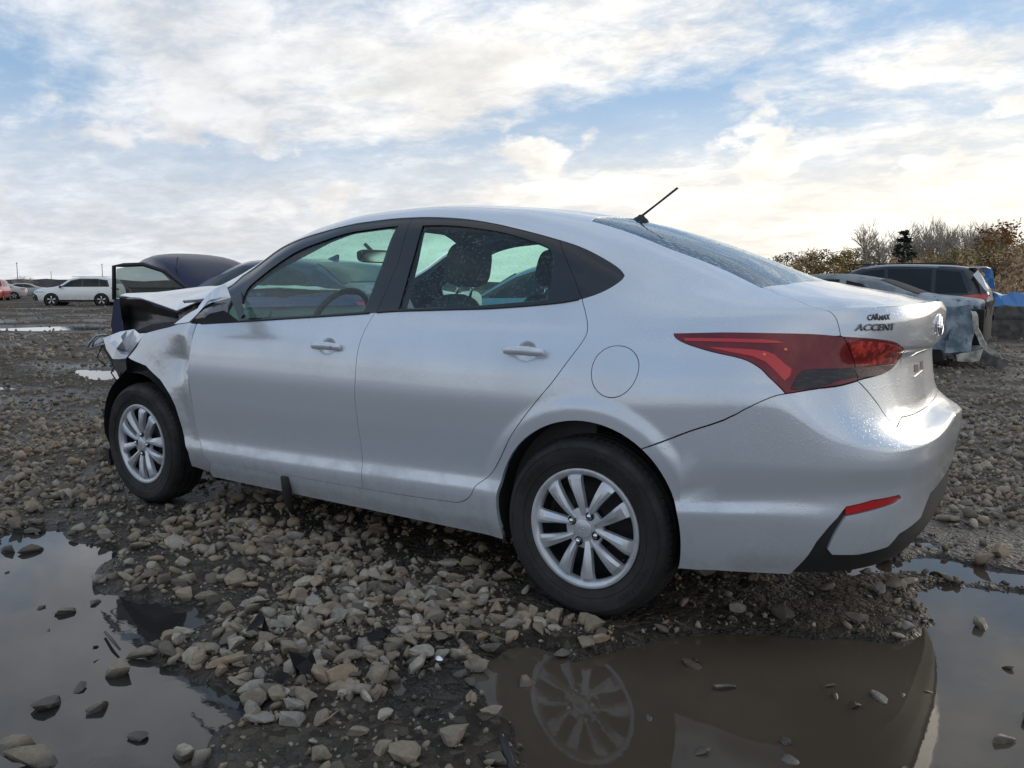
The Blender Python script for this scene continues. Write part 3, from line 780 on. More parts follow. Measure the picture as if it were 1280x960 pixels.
# ------ wheels
def make_wheel():
    w = empty('wheel')
    R, wd = .311, .185
    prof = [(.203, -.016), (.206, -.004), (.214, .000), (.222, .001), (.240, .009), (.262, .0125), (.270, .0118), (.272, .0122), (.285, .009), (.297, .001), (.3035, -.010), (.307, -.022)]
    yy = [-.022, -.045, -.0455, -.053, -.0535, -.080, -.0805, -.088, -.0885, -.115, -.1155, -.123, -.1235, -.150]
    rr = [.3075, .3105, .303, .303, .311, .3113, .303, .303, .3113, .311, .303, .303, .3105, .3075]
    prof += list(zip(rr[1:], yy[1:])) + [(.303, -.166), (.285, -.182), (.262, -.187), (.235, -.182), (.206, -.172)]
    lathe('tyre', prof, rubber, w, 96)
    # tread blocks round the shoulder
    V = []; F = []
    for k in range(72):
        a = 2 * PI * k / 72; da = 2 * PI / 72 * .36
        for (r0, y0), (r1, y1) in (((.3005, -.0045), (.3125, -.040)), ((.3005, -.168), (.3125, -.133))):
            b = len(V); 
            for aa in (a - da, a + da):
                V += [(r0 * math.cos(aa), y0, r0 * math.sin(aa)), ((r0 + .0085) * math.cos(aa), (y0 * .55 + y1 * .45), (r0 + .0085) * math.sin(aa)), (r1 * math.cos(aa), y1, r1 * math.sin(aa)), (.296 * math.cos(aa), y1, .296 * math.sin(aa)), (.294 * math.cos(aa), y0, .294 * math.sin(aa))]
            F += [(b, b + 1, b + 6, b + 5), (b + 1, b + 2, b + 7, b + 6), (b + 2, b + 3, b + 8, b + 7), (b + 4, b, b + 5, b + 9), (b, b + 4, b + 3, b + 2, b + 1), (b + 5, b + 6, b + 7, b + 8, b + 9)]
    mesh('tread_block', V, F, rubber, w, kind='stuff')
    lathe('rim', [(.205, -.006), (.200, -.02), (.188, -.05), (.180, -.09), (.09, -.075), (.07, -.055), (0, -.055)], steel_dark, w, 64)
    cap = lathe('hubcap', [(.2035, -.012), (.2055, -.004), (.2045, .0015), (.199, .003), (.191, .001), (.1835, -.005), (.178, -.020), (.180, -.03)], hubsilver, w, 96)
    # spokes: ridged blades leaning in towards a dished hub
    for k in range(10):
        a0_ = math.radians(81 + 36 * k + (3 if k % 2 else -3)); bend = math.radians(9 if k % 2 else -9)
        V = []; F = []; m_ = 9
        for i in range(m_ + 1):
            f = i / m_; r = .044 + (.186 - .044) * f
            a = a0_ + bend * (1 - f) ** 1.6 * -1
            hw = (.0090 + .0175 * f ** 1.1); ridge = .0075 * (math.sin(PI * min(f * 1.15 + .05, 1))) + .001
            y = -.0065 + .013 * math.sin(PI * f * .62) ** 1.2 - (.011 * sstep(.86, 1, f))
            side_ = .0035 if k % 2 else -.0035
            for (q, dy) in ((-1, -.022), (-1, -.0035), (-.30 + side_ * 60, ridge), (.30 + side_ * 60, ridge * .9), (1, -.0035), (1, -.022)):
                V.append((r * math.cos(a) - hw * q * math.sin(a), y + dy, r * math.sin(a) + hw * q * math.cos(a)))
        for i in range(m_):
            for j in range(5):
                p_ = i * 6 + j; F.append((p_, p_ + 6, p_ + 7, p_ + 1))
        me = bpy.data.meshes.new('spoke'); me.from_pydata(V, [], F); me.update()
        me.polygons.foreach_set('use_smooth', [True] * len(me.polygons)); me.set_sharp_from_angle(angle=math.radians(16))
        link('spoke', me, hubsilver, cap)
    lathe('centre_cap', [(.072, -.022), (.070, -.012), (.045, -.008), (.033, -.006), (.0315, -.0015), (.026, .0015), (0, .0022)], hubsilver, cap, 40)
    for rad_, hgt in ((.2345, .0085), (.2775, .0128)):
        ringt = [(rad_ * math.cos(t), hgt - .001, rad_ * math.sin(t)) for t in np.linspace(0, 2 * PI, 97)]
        v2, f2 = tube_geo(ringt, .0016, 5, False); mesh('sidewall_rib', v2, f2, rubber, w, smooth=True)
    # raised sidewall characters, too small to read, as on any tyre
    V = []; F = []; rr2 = random.Random(3)
    for a_c, n_ in ((100, 11), (200, 9), (285, 11), (20, 9)):
        for q in range(n_):
            a = math.radians(a_c + q * 4.2)
            for bar in range(rr2.choice((2, 3))):
                a_ = a + bar * .018; k_ = len(V); r0_, r1_ = (.244, .262) if rr2.random() < .7 else (.251, .262)
                for (rx_, aa) in ((r0_, a_), (r1_, a_), (r1_, a_ + .009), (r0_, a_ + .009)):
                    V.append((rx_ * math.cos(aa), .0105 + (rx_ - .244) * .16 + .0016, rx_ * math.sin(aa)))
                F.append((k_, k_ + 1, k_ + 2, k_ + 3))
    mesh('sidewall_marks', V, F, rubber, w, kind='stuff')
    # emblem pressed into the cap
    ring_ = [(.014 * math.cos(t), .0035, .0095 * math.sin(t)) for t in np.linspace(0, 2 * PI, 25)]
    V, F = tube_geo(ring_, .0010, 6, False)
    for path in ([(-.006, .0035, -.0075), (-.003, .0035, .0075)], [(.003, .0035, -.0075), (.006, .0035, .0075)], [(-.0045, .0035, -.001), (.0045, .0035, .001)]):
        v2, f2 = tube_geo(path, .0011, 6); b = len(V); V += v2; F += [tuple(i + b for i in f) for f in f2]
    mesh('emblem', V, F, hubsilver, cap, smooth=True)
    for k in range(4):
        a = math.radians(115 - 92 * k + 1); x, z = .050 * math.cos(a), .050 * math.sin(a)
        lathe('nut_recess', [(.0135, .0005), (.0155, -.003), (.0125, -.0005), (.0105, -.006), (0, -.012)], simple('recess_black', (.008, .008, .009), .5), cap, 20, loc=(x, -.002, z))
        lathe('wheel_nut', [(.0085, -.008), (.0082, .0025), (.006, .005), (.0032, .006), (0, .0065)], chrome, cap, 12, loc=(x, -.001, z))
    tube('valve', [(-.155, .001, -.080), (-.150, .004, -.077)], .0035, blackplast, cap, 8)
    lathe('brake_disc', [(.0, -.085), (.125, -.085), (.125, -.10), (0, -.10)], simple('rusty_disc', (.12, .08, .06), .5, .6), w, 32)
    return w
w = make_wheel(); w.parent = car; w.location = (0, .838, .306)
w2 = copy_tree(w, car); w2.location = (2.572, .838, .308); w2.rotation_euler = (math.radians(-1.5), math.radians(21), math.radians(-1))
w3 = copy_tree(w, car); w3.location = (0, -.838, .306); w3.rotation_euler = (0, 0, PI)
w4 = copy_tree(w, car); w4.location = (2.572, -.838, .308); w4.rotation_euler = (0, 0, PI + .1)
# ------ wheel housings, floor, inner structure
dark = simple('underbody_black', (.012, .012, .012), .8, bumpy=.3, bscale=60)
def liner(c, a0, a1, y0=.845, y1=.52, r=.352, parent=car):
    cx, cz, _ = c; V = []; F = []; n = 36
    for i in range(n + 1):
        a = math.radians(a0 + (a1 - a0) * i / n); x, z = cx + r * math.cos(a), cz + r * math.sin(a)
        yy = surf(np.array([st_xz(x, max(z, .21))]))[0, 1] - .012
        V += [(x, yy, z), (cx + (r + .012) * math.cos(a), y1, cz + (r + .012) * math.sin(a))]
    for i in range(n): F.append((2 * i, 2 * i + 1, 2 * i + 3, 2 * i + 2))
    V.append((cx, y1, cz)); c_ = len(V) - 1
    for i in range(n): F.append((2 * i + 1, c_, 2 * i + 3))
    o = mesh('wheel_liner', V, F, dark, parent); mirrored(o); return o
liner(AR_R, -18, 200)
liner(AR_F, -18, 200)
box('floor_pan', (1.0, 0, .235), (2.9, 1.30, .06), dark, car, bevel=.02)
box('fuel_tank', (.25, -.1, .20), (.7, .9, .10), dark, car, bevel=.04)
tube('exhaust_pipe', [(1.2, -.2, .19), (.4, -.25, .18), (-.1, -.42, .24), (-.55, -.5, .24), (-.72, -.5, .24)], .025, steel_dark, car)
for s_ in (1, -1):
    box('door_trim', (1.05, s_ * .735, .62), (2.1, .03, .68), simple('trim_grey', (.045, .045, .048), .7), car, bevel=.012)
# ---------------------------------------------------------------- sedan: interior
cloth = simple('seat_cloth', (.065, .065, .07), .85, bumpy=.2, bscale=200, var=.2)
head_m = simple('headliner', (.07, .07, .07), .9)
trim_d = simple('trim_dark', (.028, .028, .031), .6)
def cushion(name, c, s, mat, parent, rot=(0, 0, 0), p=3.2, n=20, taper=0.):
    """superellipsoid pad"""
    V = []; F = []; m_ = n
    for i in range(m_ + 1):
        a = -PI / 2 + PI * i / m_
        for k in range(2 * n):
            b = 2 * PI * k / (2 * n)
            f = lambda v: math.copysign(abs(v) ** (2 / p), v)
            x, y, z = f(math.cos(a)) * f(math.cos(b)), f(math.cos(a)) * f(math.sin(b)), f(math.sin(a))
            V.append((x * s[0] / 2, y * s[1] / 2 * (1 - taper * (z + 1) / 2), z * s[2] / 2))
    for i in range(m_):
        for k in range(2 * n):
            F.append((i * 2 * n + k, i * 2 * n + (k + 1) % (2 * n), (i + 1) * 2 * n + (k + 1) % (2 * n), (i + 1) * 2 * n + k))
    from mathutils import Euler
    m4 = Matrix.Translation(c) @ Euler(rot).to_matrix().to_4x4()
    V = [m4 @ Vector(v) for v in V]
    return mesh(name, V, F, mat, parent, smooth=True)
for s_ in (1, -1):
    y = .36 * s_
    st_ = cushion('front_seat', (.98, y, .76), (.15, .50, .66), cloth, car, (0, math.radians(-16), 0), taper=.25)
    cushion('seat_cushion', (1.30, y, .46), (.52, .50, .16), cloth, st_, (0, math.radians(-6), 0))
    cushion('headrest', (.835, y, 1.205), (.115, .265, .185), simple('headrest_cloth', (.085, .066, .052), .85), st_, (0, math.radians(-12), 0), p=3.5, taper=.15)
    for q in (-.05, .05): tube('headrest_post', [(.875, y + q, 1.03), (.845, y + q, 1.15)], .006, chrome, st_, 6)
    cushion('rear_headrest', (.12, .37 * s_, 1.02), (.10, .24, .13), cloth, car, (0, math.radians(-15), 0))
cushion('rear_seat', (.16, 0, .73), (.16, 1.22, .56), cloth, car, (0, math.radians(-20), 0), p=5)
cushion('rear_cushion', (.50, 0, .44), (.50, 1.22, .18), cloth, car, p=5)
box('parcel_shelf', (-.16, 0, .985), (.5, 1.22, .02), trim_d, car, bevel=.005)
# dashboard
V = []; F = []
for i, y in enumerate(np.linspace(-.68, .68, 15)):
    hood_ = .035 * math.exp(-((y - .36) / .16) ** 2)
    for (x, z) in ((2.30, 1.00), (2.10, .985), (1.86, .955 + hood_ * .7), (1.76, .93 + hood_), (1.70, .87 + hood_ * .5), (1.74, .74), (1.80, .55)): V.append((x, y, z))
for i in range(14):
    for j in range(6): F.append((i * 7 + j, i * 7 + j + 1, i * 7 + j + 8, i * 7 + j + 7))
mesh('dashboard', V, F, trim_d, car, smooth=True)
sw = [(1.615 + .0 + .075 * -math.sin(t), .36 + .185 * math.cos(t), .925 + .168 * math.sin(t)) for t in np.linspace(0, 2 * PI, 41)]
stw = tube('steering_wheel', sw, .0145, trim_d, car, 10)
cushion('wheel_boss', (1.64, .36, .92), (.06, .15, .13), trim_d, stw, (0, math.radians(-24), 0))
for a, b in (((1.64, .36, .92), (1.615, .20, .93)), ((1.64, .36, .92), (1.615, .52, .93)), ((1.64, .36, .92), (1.67, .36, .78))):
    tube('steering_spoke', [a, b], .013, trim_d, stw, 8)
sheet_pts = None
rm = cushion('rear_view_mirror', (1.715, .0, 1.270), (.035, .235, .068), trim_d, car, (0, math.radians(8), math.radians(-8)), p=4)
tube('mirror_stalk', [(1.73, 0, 1.29), (1.79, 0, 1.335)], .010, trim_d, rm, 8)
box('mirror_face', (1.695, 0, 1.268), (.002, .215, .052), chrome, rm, rot=Matrix.Rotation(math.radians(-8), 3, 'Z'))
# headliner and dark inner faces of the sides
hl = [(-1.47, 2.0), (-1.45, 1.75), (-1.52, 1.56), (-1.2, 1.50), (-.6, 1.50), (-.28, 1.54), (-.16, 1.6), (-.185, 1.8), (-.19, 2.0)]
centred('headliner', hl, head_m, car, offset=-.028, flange=0, step=.06)
both('pillar_trim', [(-2.28, 1.28), (-2.0, 1.46), (-1.5, 1.47), (-1.0, 1.465), (-.5, 1.47), (-.2, 1.5), (.1, 1.5), (.45, 1.46), (.45, 1.0), (.1, 1.0), (.07, 1.30), (-.2, 1.385), (-.5, 1.40), (-1.0, 1.40), (-1.4, 1.38), (-1.75, 1.30), (-1.9, 1.2)], trim_d, car, offset=-.03, flange=0, step=.06)
both('belt_pillar', [(-1.10, 1.0), (-.86, 1.0), (-.86, 1.43), (-1.02, 1.43)], trim_d, car, offset=-.035, flange=0, step=.06)
# ---------------------------------------------------------------- sedan: aerial, badges, plate recess
ant = lathe('aerial', [(.0, .0), (.026, .0), (.021, .010), (.012, .018), (.007, .026), (0, .028)], blackplast, car, 20, 'Z', loc=(0, 0, 0))
ant.location = (.205, 0, 1.388); ant.rotation_euler = (0, math.radians(-8), 0); ant.scale = (1.5, .8, 1)
tube('aerial_mast', [(.0, 0, .02), (-.045, 0, .080), (-.095, 0, .148)], [.0042, .0036, .0042], blackplast, ant, 8)
def frame_at(st, up=(0, 0, 1)):
    P = Vector(surf(np.array([st]))[0]); N_ = Vector(surf_n(np.array([st]))[0]); a = Vector(up).cross(N_).normalized(); b = N_.cross(a)
    return P, a, b, N_
def lettering(name, text, p0, p1, h_px, mat, parent, depth=.003, italic=0., bold=0., off=.0008):
    """raised letters laid along the surface between two points read from the photograph"""
    A = np.array(px(*p0)); B = np.array(px(*p1))
    cu = bpy.data.curves.new(name, 'FONT'); cu.body = text; cu.size = 1; cu.shear = italic; cu.offset = bold; cu.resolution_u = 2
    o = bpy.data.objects.new(name, cu); COL.objects.link(o)
    dg = bpy.context.evaluated_depsgraph_get(); me = bpy.data.meshes.new_from_object(o.evaluated_get(dg))
    bpy.data.objects.remove(o); bpy.data.curves.remove(cu)
    bm = bmesh.new(); bm.from_mesh(me); bpy.data.meshes.remove(me)
    xs = [v.co.x for v in bm.verts]; ys = [v.co.y for v in bm.verts]; x0, x1, y0, y1 = min(xs), max(xs), min(ys), max(ys)
    bmesh.ops.triangulate(bm, faces=bm.faces[:]); bmesh.ops.subdivide_edges(bm, edges=bm.edges[:], cuts=3, use_grid_fill=True)
    r = bmesh.ops.extrude_face_region(bm, geom=bm.faces[:]); ev = [g for g in r['geom'] if isinstance(g, bmesh.types.BMVert)]
    top = set(ev)
    C_ = px((p0[0] + p1[0]) / 2, (p0[1] + p1[1]) / 2 - h_px); C0 = px((p0[0] + p1[0]) / 2, (p0[1] + p1[1]) / 2)
    TLc = np.array(px(p0[0], p0[1] - h_px)); TRc = np.array(px(p1[0], p1[1] - h_px)); A3 = np.array(A); B3 = np.array(B)
    vs = list(bm.verts); st = []
    for v in vs:
        a_, b_ = (v.co.x - x0) / (x1 - x0), (v.co.y - y0) / (y1 - y0); st.append((A3 * (1 - a_) + B3 * a_) * (1 - b_) + (TLc * (1 - a_) + TRc * a_) * b_)
    st = np.array(st)
    P = surf(st); N_ = surf_n(st)
    for v, p, n in zip(vs, P, N_): v.co = p + n * (off + (depth if v in top else 0))
    bmesh.ops.recalc_face_normals(bm, faces=bm.faces[:])
    return bm_obj(name, bm, mat, parent)
lettering('dealer_badge', 'CARMAX', (1084, 400.8), (1112, 399.6), 7.2, blackplast, lid, .001, 0, .022)
lettering('model_badge', 'ACCENT', (1068, 413.6), (1118, 412.6), 8.6, chrome_dark, lid, .003, .25, .012)
# round emblem with slanted H
P, a, b, N_ = frame_at((S_MAX, st_xz(.5, .5)[1] * 0 + .905))
P = Vector((-.934, .0, .985))
em = empty('emblem'); em.parent = lid; em.location = P + Vector((-.002, 0, 0)); em.rotation_euler = (0, math.radians(4), 0)
ringp = [(0, .060 * math.cos(t), .034 * math.sin(t)) for t in np.linspace(0, 2 * PI, 49)]
tube('emblem_ring', ringp, .0058, chrome, em, 8)
V, F = [], []
for path, r in (([(-.001, .028, -.028), (-.002, .022, 0), (-.001, .012, .031)], .005), ([(-.001, -.012, -.031), (-.002, -.022, 0), (-.001, -.028, .028)], .005), ([(-.002, .022, -.004), (-.003, 0, .0), (-.002, -.022, .004)], .0045)):
    v2, f2 = tube_geo(path, r, 8); k = len(V); V += v2; F += [tuple(i + k for i in f) for f in f2]
mesh('emblem_letter', V, F, chrome, em, smooth=True)
# number plate recess with two square holes, boot latch grip
hole_m = simple('recess_black', (.008, .008, .009), .5)
for (u0, v0, u1, v1) in ((1142.5, 456.0, 1147.5, 465.5), (1150.0, 452.5, 1155.0, 461.5)):
    panel('plate_hole', PX([(u0, v0), (u1, v0 - .8), (u1, v1 - .8), (u0, v1)]), hole_m, lid, offset=.0012, inset=0., flange=0)
for (a_, b_) in (((1136, 447), (1160, 440)), ((1141, 472), (1160, 465))):
    q = np.array(px(*a_)); r_ = np.array(px(*b_)); o_ = surf(np.array([q + (r_ - q) * f for f in np.linspace(0, 1, 8)])); tube('recess_edge', [tuple(v) for v in o_], .0028, silver, lid, 6)
# ---------------------------------------------------------------- sedan: crushed front
crush = NT('crushed_silver'); crush.set(Base_Color=crush.mix(crush.rng(crush.noise(7, 6, .65), .60, .85), (.60, .61, .63), (.45, .45, .44)), Metallic=.5, Roughness=.36, Coat_Weight=.8, Coat_Roughness=.08)
crush.bump(crush.noise(11, 3, .5), .35, .02); crush = crush.m
from mathutils import noise as mnoise
def fend_deform(X, P):
    X = X.copy(); st = P
    d1 = sstep(2.40, 2.85, X[:, 0])                       # the nose bent inwards
    X[:, 1] -= .015 * d1
    # triangular dent behind the arch, next to the door
    tri = np.clip(1 - np.abs(X[:, 0] - 2.21) / .13, 0, 1) * np.clip(1 - np.abs(X[:, 2] - .76) / .13, 0, 1); X[:, 1] -= .050 * tri
    k = np.exp(-(((X[:, 0] - 2.135) / .022) ** 2)) * sstep(.35, .8, X[:, 2]); X[:, 1] += .010 * k
    for i in range(len(X)):
        a = mnoise.ridged_multi_fractal(Vector((X[i, 0] * 3.2, X[i, 2] * 4.4, 1.3)), 1, 2, 3, .9, 1.8)
        X[i, 1] += (a - .9) * .016 * float(sstep(2.36, 2.7, X[i, 0]))
    return X
fen = door_lead + PX([(235, 402.6), (212, 408.8), (196, 412.5), (180, 416.5), (168, 434), (157, 447), (168, 452), (182, 457.5), (200, 475), (211, 492), (219, 508), (227.5, 535), (235, 565), (240, 583), (262, 590)], smax=-2.0)
both('front_wing', dedupe([tuple(q) for q in fen]), crush, car, step=.02, deform=fend_deform)
def sheet(name, pts, faces, mat, parent, th=.004, sub=0, noise_=0.0, smooth=None):
    """crumpled sheet metal: corner points as (pixel u, v, lateral y), faceted, optionally subdivided and roughened, with thickness"""
    bm = bmesh.new(); vs = [bm.verts.new(at_y(u, v, y)) for u, v, y in pts]
    for f in faces: bm.faces.new([vs[i] for i in f])
    if sub:
        bmesh.ops.subdivide_edges(bm, edges=bm.edges[:], cuts=sub, use_grid_fill=True, smooth=0)
        for v in bm.verts:
            if len(v.link_faces) > 2: v.co += Vector(mnoise.noise_vector(v.co * 7)) * noise_
    bmesh.ops.triangulate(bm, faces=bm.faces[:]); bmesh.ops.recalc_face_normals(bm, faces=bm.faces[:])
    if th: bmesh.ops.solidify(bm, geom=bm.faces[:], thickness=th)
    return bm_obj(name, bm, mat, parent, smooth=smooth)
sheet('torn_wing_tip', [(129, 422.5, .80), (150, 414.5, .70), (167.5, 411.5, .70), (174, 417, .77), (163, 441, .80), (145, 435, .83), (157, 448, .82), (140.5, 448.5, .84), (133, 437, .82), (182, 416.5, .79), (153, 426, .86), (158, 439, .77)],
      [(0, 1, 10, 5), (0, 5, 8), (1, 2, 11, 10), (2, 3, 4, 11), (3, 9, 4), (10, 11, 5), (5, 11, 4, 6), (5, 6, 7), (5, 7, 8)], crush, car, .003, 1, .004)
sheet('torn_bracket', [(141, 449, .80), (157, 449, .80), (158, 462, .78), (150, 470, .74), (143, 462, .74)], [(0, 1, 2, 3, 4)], simple('grey_plastic', (.14, .14, .145), .5), car, .004)
sheet('torn_filler', [(126, 424, .70), (132, 437, .75), (141, 449, .78), (158, 449, .74), (150, 475, .66), (146, 466, .62), (128, 434, .6)], [(0, 1, 6), (1, 2, 5, 6), (2, 3, 4, 5)], blackplast, car, .006)
# broken headlamp surround
V, F = [], []
for path, r in (([(108, 437, .74), (113, 428, .74), (121, 419.5, .73), (131, 418.2, .73), (135, 419, .72)], .007), ([(108, 437, .74), (120, 433, .75), (131, 430, .76)], .006), ([(115, 433, .75), (118, 426, .76), (123, 421.5, .76)], .005)):
    v2, f2 = tube_geo([at_y(*q) for q in path], r, 6); k = len(V); V += v2; F += [tuple(i + k for i in f) for f in f2]
mesh('headlamp_surround', V, F, simple('lamp_frame', (.35, .37, .40), .35, .6), car, smooth=True)
# buckled bonnet: a folded sheet, near edge bent down in a V
HX = [3.12, 2.98, 2.84, 2.70, 2.57, 2.47, 2.38, 2.28]
near = [at_y(150.5, 369.5, .58), at_y(163, 372, .60), at_y(176, 373, .62), at_y(199, 381, .64), at_y(221, 389, .66), at_y(236, 382.5, .66), at_y(247, 378, .66), at_y(262, 372, .66)]
mid1 = [at_y(157, 367.5, .45), at_y(172, 367.5, .45), at_y(190, 367, .44), at_y(208, 367.5, .44), at_y(222, 372, .45), at_y(238, 373, .45), at_y(250, 368, .45), at_y(265, 364, .45)]
zc = [1.085, 1.103, 1.118, 1.120, 1.118, 1.115, 1.112, 1.10]
rows_ = [near, mid1]
for y, dz in ((.15, 0), (-.15, -.002), (-.42, -.012), (-.62, -.05)):
    rows_.append([np.array((x + .05 * (y < 0), y, z + dz + .006 * math.sin(x * 19 + y * 8))) for x, z in zip(HX, zc)])
bm = bmesh.new(); gv = [[bm.verts.new(p) for p in r] for r in rows_]
for i in range(len(gv) - 1):
    for j in range(len(HX) - 1): bm.faces.new((gv[i][j], gv[i][j + 1], gv[i + 1][j + 1], gv[i + 1][j]))
bmesh.ops.subdivide_edges(bm, edges=bm.edges[:], cuts=3, use_grid_fill=True, smooth=.35)
for v in bm.verts:
    if len(v.link_faces) > 3: v.co.z += .008 * mnoise.ridged_multi_fractal(v.co * 3.1, 1, 2, 3, .9, 1.6) - .010
bmesh.ops.recalc_face_normals(bm, faces=bm.faces[:]); bmesh.ops.solidify(bm, geom=bm.faces[:], thickness=-.004)
bonnet = bm_obj('bonnet', bm, crush, car, smooth=32)
# black inner skin hanging open below the bonnet
rows_ = [[(151.5, 371, .56), (165, 373.5, .58), (178, 375, .60), (200, 383, .62), (221, 391, .63), (238, 384, .62), (249, 379, .62), (262, 373, .60)],
         [(150.5, 385, .50), (164, 386, .46), (178, 388, .50), (200, 392, .52), (221, 397, .56), (236, 392, .56), (248, 388, .56), (262, 382, .56)],
         [(151, 400, .48), (164, 402, .42), (180, 401, .46), (200, 402, .54), (219, 404, .58), (234, 399, .58), (248, 396, .58), (262, 392, .58)],
         [(153.5, 414, .50), (166, 415.5, .46), (182, 418, .52), (200, 414, .60), (218, 410, .64), (234, 406, .66), (248, 404, .66), (262, 402, .66)]]
bm = bmesh.new(); gv = [[bm.verts.new(at_y(*p)) for p in r] for r in rows_]
for i in range(3):
    for j in range(7): bm.faces.new((gv[i][j], gv[i][j + 1], gv[i + 1][j + 1], gv[i + 1][j]))
bmesh.ops.subdivide_edges(bm, edges=bm.edges[:], cuts=3, use_grid_fill=True, smooth=.5)
for v in bm.verts: v.co += Vector(mnoise.noise_vector(v.co * 9)) * .010
bmesh.ops.solidify(bm, geom=bm.faces[:], thickness=.004)
bm_obj('bonnet_liner', bm, simple('liner_black', (.016, .016, .018), .38, bumpy=.3, bscale=25), car, smooth=50)
sheet('inner_wing', [(140, 425, .66), (190, 405, .66), (240, 400, .68), (240, 470, .68), (190, 470, .66), (150, 470, .64)], [(0, 1, 4, 5), (1, 2, 3, 4)], blackplast, car, .01)
box('boot_floor', (-.60, 0, .35), (.56, 1.15, .06), dark, car, bevel=.02)
box('spare_well', (-.55, 0, .30), (.40, .6, .08), dark, car, bevel=.03)
box('engine_block', (2.62, -.02, .66), (.5, .9, .42), simple('engine_dark', (.03, .03, .032), .6, .3, var=.5), car, bevel=.06)
box('radiator_support', (2.90, -.05, .60), (.07, 1.2, .42), blackplast, car, rot=Matrix.Rotation(.12, 3, 'Z'), bevel=.015)
box('crash_beam', (2.99, -.05, .52), (.06, 1.05, .09), simple('beam_metal', (.2, .2, .2), .5, .7), car, rot=Matrix.Rotation(.12, 3, 'Z'), bevel=.01)
box('bulkhead', (2.28, 0, .66), (.05, 1.4, .62), dark, car)
# clips left hanging where the bumper was
for (u, v, s_) in ((132.5, 517, 1), (136, 567, 1.25)):
    c_ = at_y(u, v, .80)
    V = []; F = []
    for (x, y, z, sx, sy, sz) in ((0, 0, 0, .030, .02, .05), (.018, 0, .02, .03, .015, .012), (.018, 0, -.016, .034, .015, .012), (-.012, 0, -.036, .02, .02, .028)):
        b_ = len(V)
        for dx in (-.5, .5):
            for dy in (-.5, .5):
                for dz in (-.5, .5): V.append((c_[0] + (x + dx * sx) * s_, c_[1] + y + dy * sy, c_[2] + (z + dz * sz) * s_))
        F += [tuple(b_ + i for i in q) for q in ((0, 1, 3, 2), (4, 6, 7, 5), (0, 4, 5, 1), (2, 3, 7, 6), (0, 2, 6, 4), (1, 5, 7, 3))]
    mesh('bumper_clip', V, F, blackplast, car)
# ------ door mirror: dark shell with the silver cap lifted towards the nose
rowsM = []
def loft(name, sections, mat, parent, smooth=50, cap=True, closed=True):
    V = []; F = []; n = len(sections[0])
    for s in sections: V += [tuple(p) for p in s]
    for i in range(len(sections) - 1):
        for k in range(n if closed else n - 1):
            F.append((i * n + k, i * n + (k + 1) % n, (i + 1) * n + (k + 1) % n, (i + 1) * n + k))
    if cap and closed: F.append(tuple(range(n))[::-1]); F.append(tuple(range((len(sections) - 1) * n, len(sections) * n)))
    bm = bmesh.new(); vs = [bm.verts.new(v) for v in V]
    for f in F: bm.faces.new([vs[i] for i in f])
    bmesh.ops.recalc_face_normals(bm, faces=bm.faces[:])
    return bm_obj(name, bm, mat, parent, smooth=smooth)
def oval(c, ax, ay, ra, rb, n=20, p=2.6):
    c, ax, ay = Vector(c), Vector(ax).normalized(), Vector(ay).normalized(); f = lambda v: math.copysign(abs(v) ** (2 / p), v)
    return [c + ax * ra * f(math.cos(t)) + ay * rb * f(math.sin(t)) for t in np.linspace(0, 2 * PI, n, endpoint=False)]
mshell = sheet('door_mirror', [(288, 372, .84), (300, 402, .84), (272, 404, .93), (246, 404.5, .97), (238, 402, .97), (243, 396, .97), (254, 384, .95), (266, 376, .92), (262, 392, 1.0), (280, 388, .95)],
      [(0, 9, 7), (0, 1, 9), (9, 1, 2), (9, 2, 8), (7, 9, 8), (7, 8, 6), (6, 8, 5), (8, 2, 3), (8, 3, 5), (5, 3, 4)], blackgloss, car, .012, 1, .0, 60)
sheet('mirror_cap', [(282, 354.5, .86), (288.5, 372, .86), (266, 376, .93), (254, 384, .96), (243, 396, .975), (236, 402.5, .975), (217.5, 405, .95), (232, 394, .95), (247, 385.5, .94), (249, 382, .93), (258, 370, .92), (268, 361, .90), (262, 379, .95)],
      [(0, 1, 12, 11), (1, 2, 12), (11, 12, 10), (12, 2, 3), (10, 12, 9), (9, 12, 8), (12, 3, 8), (8, 3, 4, 7), (7, 4, 5, 6)], silver, mshell, .010, 1, .0, 60)
sheet('cowl_scrap', [(222, 388, .60), (244, 379, .60), (247, 381, .62), (243, 388, .64), (229, 396, .64), (224, 399, .63)], [(0, 1, 2, 3), (0, 3, 4, 5)], simple('torn_grey', (.20, .19, .18), .6, var=.6, vscale=40), car, .003, 2, .01)
mirrorR = oval((1.86, -.97, 1.02), (0, 1, 0), (0, 0, 1), .095, .062)
loft('door_mirror', [oval((1.80, -.96, 1.02), (0, 1, 0), (0, 0, 1), .105, .070), oval((1.85, -.965, 1.02), (0, 1, 0), (0, 0, 1), .10, .066), oval((1.90, -.96, 1.02), (0, 1, 0), (0, 0, 1), .06, .035)], silver, car)
# sill strap hanging on the near side
tube('hanging_strap', [(1.47, .848, .290), (1.47, .842, .235), (1.475, .828, .17), (1.48, .80, .11)], [.020, .020, .018, .010], simple('muddy_black', (.02, .018, .016), .75), car, 8)

for k, (a_, b_, c_) in enumerate((((146, 452, .74), (139, 466, .78), (147, 478, .76)), ((153, 455, .72), (150, 472, .78), (140, 483, .74)), ((128, 432, .72), (121, 447, .76), (133, 458, .74)))):
    tube('loose_wire', [tuple(at_y(*q)) for q in (a_, b_, c_)], .004, blackplast, car, 6)
sheet('lamp_shard', [(112, 434, .75), (118, 424, .74), (130, 421, .73), (128, 431, .74)], [(0, 1, 2, 3)], simple('lens_shard', (.30, .33, .36), .08, .2, coat=1), car, .003, 1, .006)
